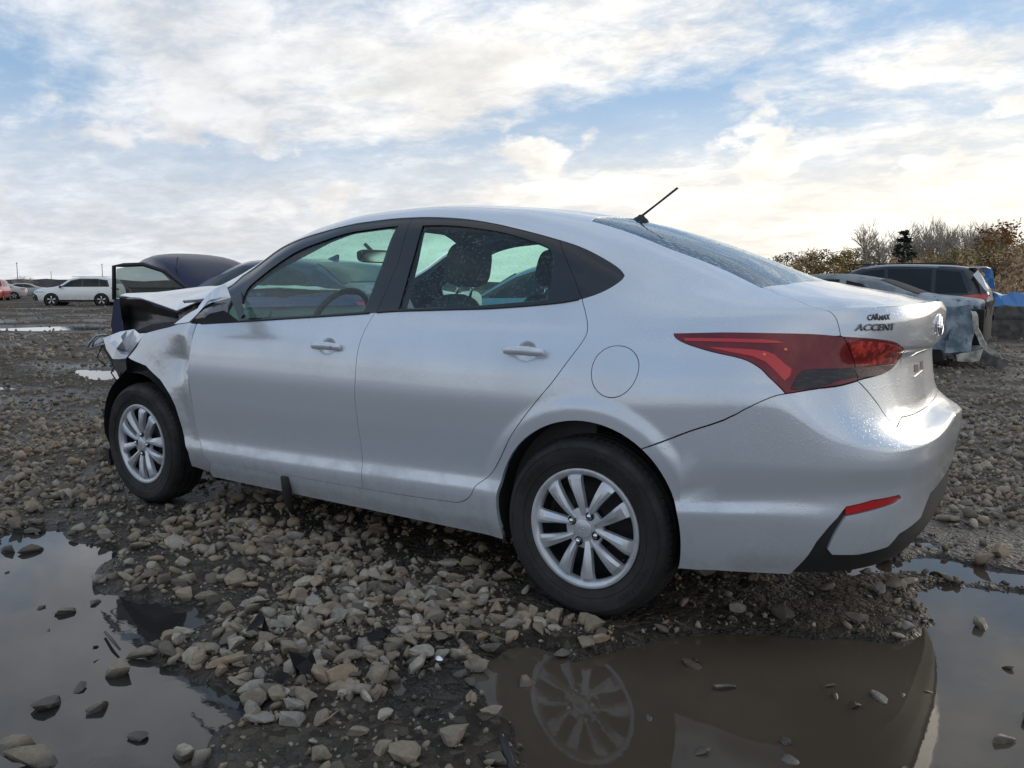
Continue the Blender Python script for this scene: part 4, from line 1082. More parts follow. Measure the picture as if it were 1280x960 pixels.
# ---------------------------------------------------------------- ground, puddles, stones
def vnoise(x, y, seed=0):
    xi = np.floor(x).astype(np.int64); yi = np.floor(y).astype(np.int64); fx = x - xi; fy = y - yi
    u = fx * fx * (3 - 2 * fx); v = fy * fy * (3 - 2 * fy)
    def h(a, b):
        n = (a * 374761393 + b * 668265263 + seed * 1442695041) & 0xffffffff
        n = ((n ^ (n >> 13)) * 1274126177) & 0xffffffff
        return ((n ^ (n >> 16)) & 0xffff) / 65535.
    return (h(xi, yi) * (1 - u) + h(xi + 1, yi) * u) * (1 - v) + (h(xi, yi + 1) * (1 - u) + h(xi + 1, yi + 1) * u) * v
def fbm(x, y, sc, oct_=4, seed=0, g=.5):
    s = 0; a = 1; t = 0
    for i in range(oct_):
        s = s + a * vnoise(x * sc + 17.3 * i, y * sc - 9.1 * i, seed + i); t += a; a *= g; sc *= 2.03
    return s / t
def G0(l): return np.array([at_z(u, v, 0)[:2] for u, v in l])
POOLS = [   # outlines in the photograph laid on the ground: near left, near right, thin ones on the right, streak far left, film by the nose
 (G0([(-60, 682), (0, 668), (60, 664), (112, 680), (118, 700), (95, 722), (140, 738), (222, 758), (226, 778), (180, 796), (160, 826), (205, 850), (252, 866), (275, 905), (262, 960), (255, 1010), (-80, 1010)]), .085),
 (G0([(652, 965), (640, 905), (600, 880), (590, 845), (640, 815), (720, 822), (790, 800), (880, 792), (1000, 790), (1090, 800), (1150, 800), (1180, 770), (1150, 740), (1172, 728), (1240, 740), (1300, 750), (1400, 800), (1400, 1010), (640, 1010)]), .05),
 (G0([(1040, 712), (1090, 700), (1180, 698), (1240, 712), (1300, 718), (1300, 734), (1230, 726), (1140, 716), (1060, 718)]), .03),
 (G0([(-30, 407), (100, 406), (150, 408), (150, 413), (60, 414), (-30, 414)]), .12),
 (G0([(97, 462), (150, 462), (158, 474), (120, 476), (100, 470)]), .05),
 (G0([(0, 482), (30, 484), (52, 487), (20, 488), (-20, 486)]), .05),
 (G0([(1100, 672), (1160, 676), (1175, 684), (1130, 684)]), .03),
 (G0([(530, 800), (560, 790), (640, 800), (620, 840), (560, 900), (480, 900), (500, 840)]), .035),
]
def sdist(px_, py_, poly):
    P = np.stack([px_, py_], 1); n = len(poly); d = np.full(len(P), 1e9)
    for i in range(n):
        a = poly[i]; b = poly[(i + 1) % n]; ab = b - a; t = np.clip(((P - a) @ ab) / max(ab @ ab, 1e-9), 0, 1)
        d = np.minimum(d, np.linalg.norm(P - (a + t[:, None] * ab), axis=1))
    return np.where(in_poly(P, poly), -d, d)
def height(x, y):
    x = np.asarray(x, float); y = np.asarray(y, float); r = np.hypot(x - CO[0], y - CO[1])
    h = .016 + .026 * (fbm(x, y, .7, 3, 1) - .5) + .020 * (fbm(x, y, 3.1, 3, 5) - .5)
    h += .016 * (fbm(x, y, 14., 3, 9) - .5) * np.clip(1.6 - r / 14, .25, 1)
    h += .05 * np.clip((r - 9) / 30, 0, 1) * (fbm(x, y, .22, 3, 20) - .35)
    near = r < 60
    pool = np.zeros(len(x))
    for k, (poly, soft) in enumerate(POOLS):
        lo, hi = poly.min(0) - .6, poly.max(0) + .6
        m = near & (x > lo[0]) & (x < hi[0]) & (y > lo[1]) & (y < hi[1])
        if m.any():
            d = sdist(x[m], y[m], poly) + (fbm(x[m], y[m], 4.5, 3, 31 + k) - .5) * soft * 3.2
            pool[m] = np.maximum(pool[m], (1 - sstep(-soft * 1.2, soft * 1.2, d)) * (.36 if k == 7 else 1))
    depth = .052
    h = h * (1 - .45 * pool) - depth * pool
    # last inner pool is only wet mud
    h += .03 * np.exp(-(((x + .45) / .45) ** 2 + ((y - 1.15) / .22) ** 2)) * (1 - pool) * (.6 + fbm(x, y, 30, 2, 3))
    # the tyres press shallow ruts
    for (wx, wy) in ((0, .76), (2.56, .74), (0, -.76), (2.56, -.76)):
        k = np.exp(-(((x - wx) / .20) ** 2 + ((y - wy) / .14) ** 2)); h = h * (1 - k) + (-.002) * k
    return h
ang0 = math.atan2(CF[1], CF[0])
th = np.concatenate([np.arange(-1.05, 1.05, .0042), np.linspace(1.05, 2 * PI - 1.05, 60)[:-1]]) + ang0
rr_ = [.35]
while rr_[-1] < 3500:
    r = rr_[-1]; rr_.append(r * (1.0085 if r > 1.2 and r < 45 else 1.05) + .01)
rr_ = np.array(rr_); nr, nt_ = len(rr_), len(th)
TH, RR = np.meshgrid(th, rr_, indexing='xy')
gx = CO[0] + RR.ravel() * np.cos(TH.ravel()); gy = CO[1] + RR.ravel() * np.sin(TH.ravel())
gz = height(gx, gy)
gz = np.where(RR.ravel() > 200, .06, gz)
me = bpy.data.meshes.new('ground'); nv = nr * nt_
me.vertices.add(nv + 1); co = np.concatenate([np.stack([gx, gy, gz], 1), [[CO[0], CO[1], .01]]]); me.vertices.foreach_set('co', co.ravel())
i, j = np.meshgrid(np.arange(nr - 1), np.arange(nt_), indexing='ij'); j2 = (j + 1) % nt_
Q = np.stack([i * nt_ + j, (i + 1) * nt_ + j, (i + 1) * nt_ + j2, i * nt_ + j2], -1).reshape(-1, 4)
jj = np.arange(nt_); T = np.stack([np.full(nt_, nv), jj, (jj + 1) % nt_], 1)
me.loops.add(Q.size + T.size); me.polygons.add(len(Q) + len(T))
me.loops.foreach_set('vertex_index', np.concatenate([Q.ravel(), T.ravel()]).astype(np.int32))
me.polygons.foreach_set('loop_start', np.concatenate([np.arange(len(Q)) * 4, Q.size + np.arange(len(T)) * 3]).astype(np.int32))
me.polygons.foreach_set('use_smooth', np.ones(len(Q) + len(T), bool)); me.update(); me.validate()
g = NT('mud'); P_ = g.sepz()
z = P_[2]
wet = g.rng(z, .030, .002)
dryfar = g.rng(g.noise(.35, 4, .6), .42, .62)
grit = g.voro(38, out='Color'); gr = g.sepz(grit)[0]
base = g.mix(g.rng(g.noise(5, 8, .7), .32, .70), (.042, .031, .022), (.125, .098, .070))
base = g.mix(g.math('MULTIPLY', dryfar, .5), base, (.19, .155, .11))
base = g.mix(g.math('MULTIPLY', g.rng(gr, .55, .95), .55), base, (.22, .185, .14))
base = g.mix(g.math('MULTIPLY', g.rng(gr, .45, .05), .5), base, (.028, .025, .022))
base = g.mix(g.math('MULTIPLY', wet, .62), base, (.020, .0165, .013))
g.set(Base_Color=base, Roughness=g.rng(wet, 0, 1, .95, .24, False), Specular_IOR_Level=g.rng(wet, 0, 1, .12, .5, False))
hh = g.math('ADD', g.math('MULTIPLY', g.voro(38), -.8), g.math('ADD', g.math('MULTIPLY', g.voro(95), -.4), g.noise(22, 8, .7)))
g.bump(hh, 1.0, .03)
ground = link('ground', me, g.m); ground['kind'] = 'structure'
wt = NT('puddle_water')
wz = wt.noise(1.1, 4, .5)
wt.set(Base_Color=wt.mix(wt.rng(wz, .35, .65), (.070, .053, .037), (.105, .082, .058)), Roughness=.015, Specular_IOR_Level=.5, IOR=1.36)
wt.bump(wt.math('ADD', wt.noise(7, 3, .5), wt.math('MULTIPLY', wt.noise(45, 3, .5), .25)), .02, .02)
# one water sheet under the whole near yard; it shows wherever the ground dips below it
WZ = -.006
wv = []; wf = []
def water(x0, x1, y0, y1, z):
    mesh('puddle_water', [(x0, y0, z), (x1, y0, z), (x1, y1, z), (x0, y1, z)], [(0, 1, 2, 3)], wt.m, kind='structure')
xs_ = float(G0([(420, 850)])[0][0]); water(-14, xs_, -24, 6, WZ)
wt2 = NT('puddle_water_clear'); wt2.set(Base_Color=(.030, .028, .026), Roughness=.012, Specular_IOR_Level=.5, IOR=1.48)
wt2.bump(wt2.math('ADD', wt2.noise(7, 3, .5), wt2.math('MULTIPLY', wt2.noise(45, 3, .5), .25)), .02, .02); wt = wt2
water(xs_, 22, -24, 6, WZ)
# ---- stones
def stone_shape(seed, sub=1, flat=.62):
    r = random.Random(seed); bm = bmesh.new(); bmesh.ops.create_icosphere(bm, subdivisions=sub + 1, radius=1)
    o = Vector((r.uniform(0, 50), r.uniform(0, 50), r.uniform(0, 50)))
    cuts = [(Vector((r.gauss(0, 1), r.gauss(0, 1), r.gauss(0, .8))).normalized(), r.uniform(.30, .66)) for _ in range(10)]
    for v in bm.verts:
        p = v.co.copy()
        for n, d in cuts:
            q = p.dot(n)
            if q > d: p -= n * (q - d) * .97
        p *= (1 + .16 * mnoise.noise(p * 1.3 + o)) * 1.38
        v.co = Vector((p.x * r.uniform(.98, 1.02), p.y * .78, p.z * flat))
    me_ = bpy.data.meshes.new('stone'); bm.to_mesh(me_); 
    V = np.array([v.co[:] for v in bm.verts]); F = np.array([[v.index for v in f.verts] for f in bm.faces]); bm.free()
    return me_, V, F
def stone_mat(name, attr, lo=0., hi=1.):
    s = NT(name)
    if attr:
        a = s.N.new('ShaderNodeAttribute'); a.attribute_name = 'tint'; t = a.outputs['Fac']
    else:
        a = s.N.new('ShaderNodeObjectInfo'); t = s.rng(a.outputs['Random'], 0, 1, lo, hi, False)
    c = s.N.new('ShaderNodeValToRGB'); s.L.new(t, c.inputs[0]); e = c.color_ramp.elements
    e[0].position = 0; e[0].color = (.10, .088, .075, 1); e[1].position = 1; e[1].color = (.50, .43, .33, 1)
    for p, cc in ((.2, (.21, .17, .125)), (.45, (.30, .245, .175)), (.68, (.36, .265, .175)), (.84, (.31, .29, .25))):
        q = e.new(p); q.color = (*cc, 1)
    vec = s.geo('Position')
    nz = s.noise(55, 6, .7, vec=vec)
    col = s.mix(s.rng(nz, .35, .70), s.mix(.45, c.outputs[0], (.135, .102, .068)), c.outputs[0])
    zz = s.sepz(vec)[2]
    wetm = s.math('MULTIPLY', s.rng(zz, .020, .003), .7)
    col = s.mix(wetm, col, (.030, .025, .020))
    s.set(Base_Color=col, Roughness=s.rng(wetm, 0, .7, .82, .30, False))
    s.bump(s.noise(120, 5, .7, vec=vec), .5, .006)
    return s.m
SHAPES = [stone_shape(i, 1, random.Random(i).uniform(.45, .8)) for i in range(12)]
FLATS = [random.Random(i).uniform(.45, .8) for i in range(12)]
SMALL = [stone_shape(50 + i, 0, random.Random(i).uniform(.5, .85)) for i in range(8)]
sm_obj = stone_mat('stone_surface', False); sm_attr = stone_mat('gravel_surface', True)
TONES = [('pale', stone_mat('stone_pale', False, .90, 1.)), ('tan', stone_mat('stone_tan', False, .30, .50)), ('reddish', stone_mat('stone_reddish', False, .64, .72)), ('dark', stone_mat('stone_dark', False, .0, .12)), ('greyish', stone_mat('stone_grey', False, .80, .86))]
for me_, _, _ in SHAPES + SMALL: me_.materials.append(TONES[1][1])
def in_pool(x, y): return height(x, y) < WZ + .002
# density of loose stone, by place
def scatter(n, r0, r1, seed, half=.82, power=1.0):
    rg = np.random.default_rng(seed)
    u = rg.random(n); r = (r0 ** (1 - power) + u * (r1 ** (1 - power) - r0 ** (1 - power))) ** (1 / (1 - power)) if power != 1 else r0 * (r1 / r0) ** u
    a = ang0 + rg.uniform(-half, half, n); return CO[0] + r * np.cos(a), CO[1] + r * np.sin(a), r
def keep_density(x, y, rg):
    """fewer stones in the water and in the mud behind the rear wheel, most on the bank between the puddles"""
    d = np.ones(len(x)); hgt = height(x, y)
    d *= np.where(hgt < WZ, .07, np.where(hgt < .004, .45, 1))
    mud = np.exp(-(((x + .45) / .55) ** 2 + ((y - 1.15) / .38) ** 2)); d *= 1 - .93 * mud
    d *= np.where(np.hypot(x - CO[0], y - CO[1]) > 4.6, .55, .22) + .95 * sstep(.36, .60, fbm(x, y, 1.6, 3, 77))
    d *= np.where((np.abs(y) < .72) & (x > -.8) & (x < 2.9), .5, 1)
    for wx, wy in ((0, .76), (2.56, .74), (0, -.76), (2.56, -.76)): d *= np.where((np.abs(x - wx) < .24) & (np.abs(y - wy) < .15), 0, 1)
    return rg.random(len(x)) < d
bank_c = G0([(400, 740)])[0]
def stones(n, r0, r1, smin, smax, seed, power=1.0, half=.82, k=2.2):
    x, y, r = scatter(n, r0, r1, seed, half, power); rg = np.random.default_rng(seed + 1)
    m = keep_density(x, y, rg); x, y, r = x[m], y[m], r[m]
    s = smin + (smax - smin) * rg.random(len(x)) ** k
    return x, y, s, r
batches = [stones(6000, 1.5, 5.5, .005, .028, 3, .4, k=2.8), stones(1100, 1.5, 7., .016, .046, 5, .4, k=1.6), stones(46000, 4.2, 18, .007, .036, 11, .9, k=2.6), stones(5000, 3.5, 9, .012, .040, 12, .6, k=1.6), stones(16000, 14, 60, .015, .07, 13, .8, k=2.), stones(26000, 1.4, 5.2, .003, .010, 17, .3)]
# a denser spread of stone where the photograph has its bank of rubble, left of the middle
rg = np.random.default_rng(99)
bx = bank_c[0] + rg.normal(0, .62, 4600); by = bank_c[1] + rg.normal(0, .50, 4600); bm_ = (height(bx, by) > WZ) & (rg.random(4600) < .10 + .62 * sstep(.40, .62, fbm(bx, by, 3.2, 3, 55))) & ~((by < .93) & (bx > -.3) & (bx < .3))
batches.append((bx[bm_], by[bm_], .006 + .030 * rg.random(bm_.sum()) ** 2.4, np.hypot(bx[bm_] - CO[0], by[bm_] - CO[1])))
X_ = np.concatenate([b[0] for b in batches]); Y_ = np.concatenate([b[1] for b in batches]); S_ = np.concatenate([b[2] for b in batches]); R_ = np.concatenate([b[3] for b in batches])
H_ = height(X_, Y_)
pu, pz = proj(np.stack([X_, Y_, H_], 1)); vis = (pu[:, 0] > 0) & (pu[:, 0] < 1280) & (pu[:, 1] > 0) & (pu[:, 1] < 950) & (pz > 0)
# what the car hides is not among the single stones
hid = (pu[:, 1] < 600) & (pu[:, 0] > 130) & (pu[:, 0] < 1190)
big = np.where(vis & ~hid, S_ / R_, 0); order = np.argsort(-big); NSING = 262; single = set(order[:NSING].tolist())
where_txt = lambda u, v: None
def stone_obj(x, y, s, h, k, label, group, seed, flat=1., rz=None, sink=.35, name='stone', tone=None):
    o = bpy.data.objects.new(name, SHAPES[k % len(SHAPES)][0]); COL.objects.link(o); r = random.Random(seed)
    o.location = (x, y, h + s * .5 * flat * (1 - sink)); o.scale = (s * r.uniform(.95, 1.25), s * r.uniform(.85, 1.05), s * flat * r.uniform(.8, 1.05))
    o.rotation_euler = (r.uniform(-.3, .3), r.uniform(-.3, .3), r.uniform(0, 6.28) if rz is None else rz)
    if tone is not None: o.material_slots[0].link = 'OBJECT'; o.material_slots[0].material = TONES[tone][1]
    return tag(o, ' '.join(label.split()[:16]), 'stone', group)
MARKS = [(130, 735, 'on the spit between the two halves of the left puddle'), (200, 800, 'by the inner shore of the left puddle'), (320, 800, 'around the upright black scrap'), (383, 850, 'around the largest black plastic piece'),
         (330, 640, 'in the shadow below the front door'), (300, 720, 'in the upper left of the rubble bank'), (430, 700, 'in the rubble below the rear door'), (470, 780, 'between the shiny black fragment and the sill'),
         (560, 810, 'around the chrome bulb and the twig'), (450, 930, 'near the bottom edge left of the middle'), (560, 940, 'near the bottom edge in the middle'), (620, 720, 'just ahead of the rear tyre'), (730, 800, 'at the upper shore of the brown puddle under the rear wheel'),
         (960, 760, 'on the mud ridge below the bumper'), (1230, 640, 'on the gravel right of the bumper'), (1250, 540, 'on the gravel under the burnt sedan'), (60, 560, 'on the gravel left of the front wheel'), (60, 640, 'at the upper shore of the left puddle'), (260, 900, 'by the lower shore of the left puddle'), (330, 900, 'in the heap at the lower middle')]
med = np.median(S_[order[:NSING]])
for q in order[:NSING]:
    u, v = pu[q]; tn = int(rg.choice(5, p=[.22, .36, .14, .12, .16])); sz = 'larger' if S_[q] > med else 'smaller'
    wh = min(MARKS, key=lambda m_: (m_[0] - u) ** 2 + (m_[1] - v) ** 2)[2]
    if H_[q] < WZ + .003: wh = 'standing in the water ' + wh
    if H_[q] < WZ + .003: wh = 'in the puddle ' + wh.split(' water ')[1]
    stone_obj(X_[q], Y_[q], S_[q] * 1.05, max(H_[q], WZ - .004), int(q), sz + ' ' + TONES[tn][0] + (' flattish' if FLATS[int(q) % len(SHAPES)] < .62 else ' chunky') + ' stone ' + wh, 'loose stones strewn over the yard', int(q), tone=tn)
# the stones one can point to
NAMED = [
 (704, 811, .034, 'larger pale tan stone of the touching pair at the puddle edge below the rear wheel'), (735, 806, .030, 'smaller tan stone of the touching pair right behind the larger one below the rear wheel'),
 (902, 853, .034, 'pale angular stone alone in the middle of the brown puddle'), (1068, 875, .022, 'small whitish stone in the right half of the brown puddle'),
 (1034, 850, .020, 'small reddish stone in the brown puddle just left of the whitish one'), (577, 816, .034, 'pale grey-green block of stone beside the chrome bulb'),
 (661, 847, .040, 'flat rusty-brown slab of stone at the left edge of the brown puddle'), (565, 929, .040, 'blocky tan stone at the bottom edge in the middle of the photo'),
 (515, 950, .044, 'rounded tan stone cut by the bottom edge next to the blocky one'), (480, 943, .030, 'small tan stone left of the rounded one at the bottom edge'),
 (449, 919, .032, 'upright tan stone above the bottom edge'), (229, 936, .040, 'pale stone standing in the left puddle near the bottom edge'),
 (176, 912, .028, 'dark-footed stone standing in the middle of the left puddle'), (123, 878, .034, 'brown angular stone in the left puddle under the row of three'),
 (62, 871, .044, 'wide dark brown stone in the left puddle, largest above the bottom corner'), (98, 853, .030, 'flat pale stone touching the wide dark brown one in the left puddle'),
 (43, 946, .055, 'big mossy stone in the bottom left corner'), (16, 928, .045, 'dull stone at the left edge above the corner stone'), (318, 887, .044, 'steep pointed grey stone leaning on the heap at the lower middle'),
 (331, 906, .040, 'flat brown stone lying under the steep pointed grey one'), (374, 871, .032, 'squarish tan stone below the black plastic scrap'), (611, 893, .026, 'ochre stone at the left shore of the brown puddle'),
 (82, 758, .045, 'low wet stone spit reaching into the upper left puddle'), (118, 748, .034, 'wet stone behind the low spit in the upper left puddle'), (876, 930, .022, 'small rusty stone near the bottom of the brown puddle'),
 (812, 890, .016, 'small flat stone in the puddle right of the wheel reflection'), (1160, 857, .012, 'tiny white pebble at the right side of the brown puddle'), (868, 820, .018, 'dark little stone in the puddle under the bumper corner'),
 (657, 741, .030, 'single pale stone on the mud beside the rear tyre'), (8, 684, .040, 'dark stone at the left edge of the photo above the puddle'), (40, 660, .055, 'flat dark slab at the upper shore of the left puddle'),
 (487, 746, .045, 'long pale stone on the dark mud right of the rubble bank'), (985, 922, .016, 'little dark stone at the bottom of the brown puddle'), (272, 700, .03, 'flat tan stone at the tip of the gravel bank by the upper left puddle'),
 (1075, 655, .045, 'dark stone standing on the wet ground behind the rear bumper'), (1172, 713, .04, 'dark low stone between the two thin puddles on the right'), (1262, 828, .018, 'black stone in the water at the right edge'), (620, 955, .03, 'rounded stone cut by the bottom edge left of the black pipe'),
]
for k, (u, v, s, lb) in enumerate(NAMED):
    p = at_z(u, v, .012); hz_ = float(height(p[:1], p[1:2])[0]); stone_obj(p[0], p[1], s * .92, max(hz_, WZ - .002), k * 5 + 1, lb, None, 900 + k, tone=(3 if 'dark' in lb or 'black' in lb else 2 if 'rust' in lb or 'reddish' in lb else 0 if 'pale' in lb or 'white' in lb else 4 if 'grey' in lb or 'wet' in lb else 1), flat=.5 if 'flat' in lb or 'low ' in lb or 'slab' in lb else .85)
# everything smaller: one mass of gravel
rest = np.array([q for q in range(len(X_)) if q not in single])
VV, FF, TT = [], [], []; base_i = 0
rg = np.random.default_rng(5); kinds = rg.integers(0, 8, len(rest)); ang = rg.uniform(0, 6.28, len(rest)); til = rg.uniform(-.4, .4, (len(rest), 2)); tint = rg.random(len(rest)); bigm = (S_[rest] / R_[rest]) > .0066
asp = rg.uniform(.75, 1.3, (len(rest), 3))
for hi_ in (False, True):
    for k in range(8):
        m = (kinds == k) & (bigm == hi_); idx = rest[m]
        if not len(idx): continue
        V, F = (SHAPES if hi_ else SMALL)[k][1:]
        c, s = np.cos(ang[m])[:, None], np.sin(ang[m])[:, None]; a = asp[m]
        vx = V[None, :, 0] * a[:, :1]; vy = V[None, :, 1] * a[:, 1:2]; vz = V[None, :, 2] * a[:, 2:3]
        vz = vz + til[m][:, :1] * vx + til[m][:, 1:] * vy
        sc = S_[idx][:, None]
        gxv = X_[idx][:, None] + (vx * c - vy * s) * sc; gyv = Y_[idx][:, None] + (vx * s + vy * c) * sc
        gzv = np.maximum(H_[idx], WZ - .012)[:, None] + vz * sc + sc * .22
        VV.append(np.stack([gxv, gyv, gzv], -1).reshape(-1, 3)); n = len(V)
        FF.append((F[None] + (base_i + np.arange(len(idx)) * n)[:, None, None]).reshape(-1, 3)); base_i += n * len(idx)
        TT.append(np.repeat(tint[m], n))
VV = np.concatenate(VV); FF = np.concatenate(FF); TT = np.concatenate(TT)
me = bpy.data.meshes.new('gravel'); me.vertices.add(len(VV)); me.vertices.foreach_set('co', VV.ravel())
me.loops.add(FF.size); me.loops.foreach_set('vertex_index', FF.ravel().astype(np.int32)); me.polygons.add(len(FF))
me.polygons.foreach_set('loop_start', (np.arange(len(FF)) * 3).astype(np.int32)); me.update()
at = me.attributes.new('tint', 'FLOAT', 'POINT'); at.data.foreach_set('value', TT.astype(np.float32))
tag(link('gravel', me, sm_attr), 'small grey and tan gravel strewn over the muddy yard', 'gravel', kind='stuff')
# ---- litter on the ground
def shard(name, u, v, sz, mat, label, cat, seed, group=None, thick=.004, rise=.02):
    r = random.Random(seed); p = at_z(u, v, .02); h_ = max(float(height(p[:1], p[1:2])[0]), WZ); n = 9
    bm = bmesh.new(); ring_ = []
    for k in range(n):
        a = 2 * PI * k / n; q = sz * r.uniform(.45, 1.15); ring_.append(bm.verts.new((q * math.cos(a), .6 * q * math.sin(a), rise * r.uniform(-.6, 1.4))))
    c_ = bm.verts.new((0, 0, rise * 1.2))
    for k in range(n): bm.faces.new((c_, ring_[k], ring_[(k + 1) % n]))
    bmesh.ops.solidify(bm, geom=bm.faces[:], thickness=thick)
    o = bm_obj(name, bm, mat); o.location = (p[0], p[1], h_ + .018); o.rotation_euler = (r.uniform(-.3, .3), r.uniform(-.3, .3), r.uniform(0, 6))
    return tag(o, label, cat, group)
shard('plastic_shard', 322, 800, .045, blackplast, 'upright torn black plastic scrap in the rubble bank', 'plastic scrap', 1, rise=.05)
shard('plastic_shard', 383, 845, .060, blackplast, 'largest crumpled black plastic piece among the stones', 'plastic scrap', 2, rise=.035)
shard('plastic_shard', 350, 855, .035, blackplast, 'rounded black plastic piece just left of the largest scrap', 'plastic scrap', 3)
shard('plastic_shard', 326, 760, .040, blackplast, 'flat black plastic piece above the upright scrap', 'plastic scrap', 4, rise=.008)
shard('plastic_shard', 475, 802, .050, blackplast, 'shiny black plastic fragment left of the chrome bulb', 'plastic scrap', 5, rise=.02)
shard('plastic_shard', 440, 812, .030, blackplast, 'small black plastic fragment beside the shiny one', 'plastic scrap', 6)
shard('plastic_shard', 502, 708, .040, blackplast, 'black plastic fragment near the car shadow', 'plastic scrap', 7)
shard('leaf', 118, 808, .017, simple('dead_leaf', (.02, .014, .01), .6), 'dark curled leaf floating in the upper left puddle', 'leaf', 8, thick=.001, rise=.006)
def stick(name, pts, rad, mat, label, cat):
    P = [at_z(u, v, z) for u, v, z in pts]; return tag(tube(name, P, rad, mat, None, 7), label, cat)
stick('twig', [(523, 790, .03), (560, 788, .035), (600, 789, .035), (632, 800, .03)], [.0022, .002, .0018, .001], simple('dry_twig', (.26, .20, .13), .8), 'thin pale bent twig behind the chrome bulb', 'twig')
stick('twig', [(398, 905, .03), (412, 897, .04), (424, 887, .05)], [.003, .0025, .0015], simple('dry_twig', (.26, .20, .13), .8), 'short slanting twig by the lower stone heap', 'twig')
stick('twig', [(131, 790, .005), (140, 800, .012), (150, 812, .01)], [.004, .005, .003], simple('wet_twig', (.05, .04, .03), .5), 'dark wet stick in the upper left puddle', 'twig')
stick('pipe', [(627, 918, .02), (632, 935, .02), (640, 962, .02)], [.010, .011, .011], blackplast, 'short black plastic pipe at the bottom edge', 'pipe')
p = at_z(549, 827, .02); bl = empty('bulb_holder', (p[0], p[1], .026)); tag(bl, 'small shiny chrome bulb cap lying on the mud', 'bulb')
lathe('cap', [(0, .013), (.006, .012), (.011, .007), (.013, 0), (.0125, -.006), (.010, -.009)], chrome, bl, 24, 'Y'); lathe('socket', [(.010, -.008), (.009, -.020), (0, -.021)], blackplast, bl, 16, 'Y')
bl.rotation_euler = (.5, .3, -.6)
tag(tube('grass_blade', [at_z(288, 738, .01), at_z(287, 730, .03), at_z(286, 724, .05)], [.002, .0015, .0005], simple('grass_green', (.05, .16, .03), .6)), 'single green grass blade in the gravel', 'grass blade')
# ---------------------------------------------------------------- the other vehicles of the yard

dglass = NT('dark_car_glass'); dglass.set(Base_Color=(.010, .012, .014), Roughness=.06, Specular_IOR_Level=.35); dglass = dglass.m
def paint2(name, col, rough=.35, metal=.2, dirt=.2):
    if name in MATS: return MATS[name]
    n = NT(name); z_ = n.sepz()[2]
    n.set(Base_Color=n.mix(n.math('MULTIPLY', n.rng(z_, .9, .25), n.math('MULTIPLY', n.rng(n.noise(3, 5, .6), .3, .75), dirt * 2)), col, (.15, .125, .10)), Roughness=rough, Metallic=metal, Coat_Weight=.7, Coat_Roughness=.06)
    MATS[name] = n.m; return n.m
def make_small_wheel(R, col, parent, loc, side, spokes=5):
    w_ = empty('wheel'); w_.parent = parent; w_.location = loc
    if side < 0: w_.rotation_euler = (0, 0, PI)
    lathe('tyre', [(R * .66, -.02), (R * .70, 0), (R * .86, .012), (R * .95, 0), (R, -.03), (R, -.17), (R * .93, -.2), (R * .6, -.2)], rubber, w_, 28)
    lathe('rim', [(R * .67, -.012), (R * .64, .0), (R * .60, -.02), (R * .58, -.08), (0, -.08)], steel_dark, w_, 24)
    V = []; F = []
    for k in range(spokes):
        a = 2 * PI * k / spokes + .3
        for q, (d0, r0) in enumerate(((-.16, .1), (.16, .1), (.24, .62), (.08, .62), (-.08, .62), (-.24, .62))):
            for y in (0, -.03): V.append((R * r0 * math.cos(a + d0 * (1.6 if r0 < .2 else 1)), y - .004 + .0, R * r0 * math.sin(a + d0 * (1.6 if r0 < .2 else 1))))
        b = k * 12; F += [(b, b + 2, b + 4, b + 6), (b, b + 6, b + 8, b + 10), (b + 1, b, b + 10, b + 11), (b + 2, b + 3, b + 5, b + 4)]
    mesh('spokes', V, F, col, w_)
    return w_
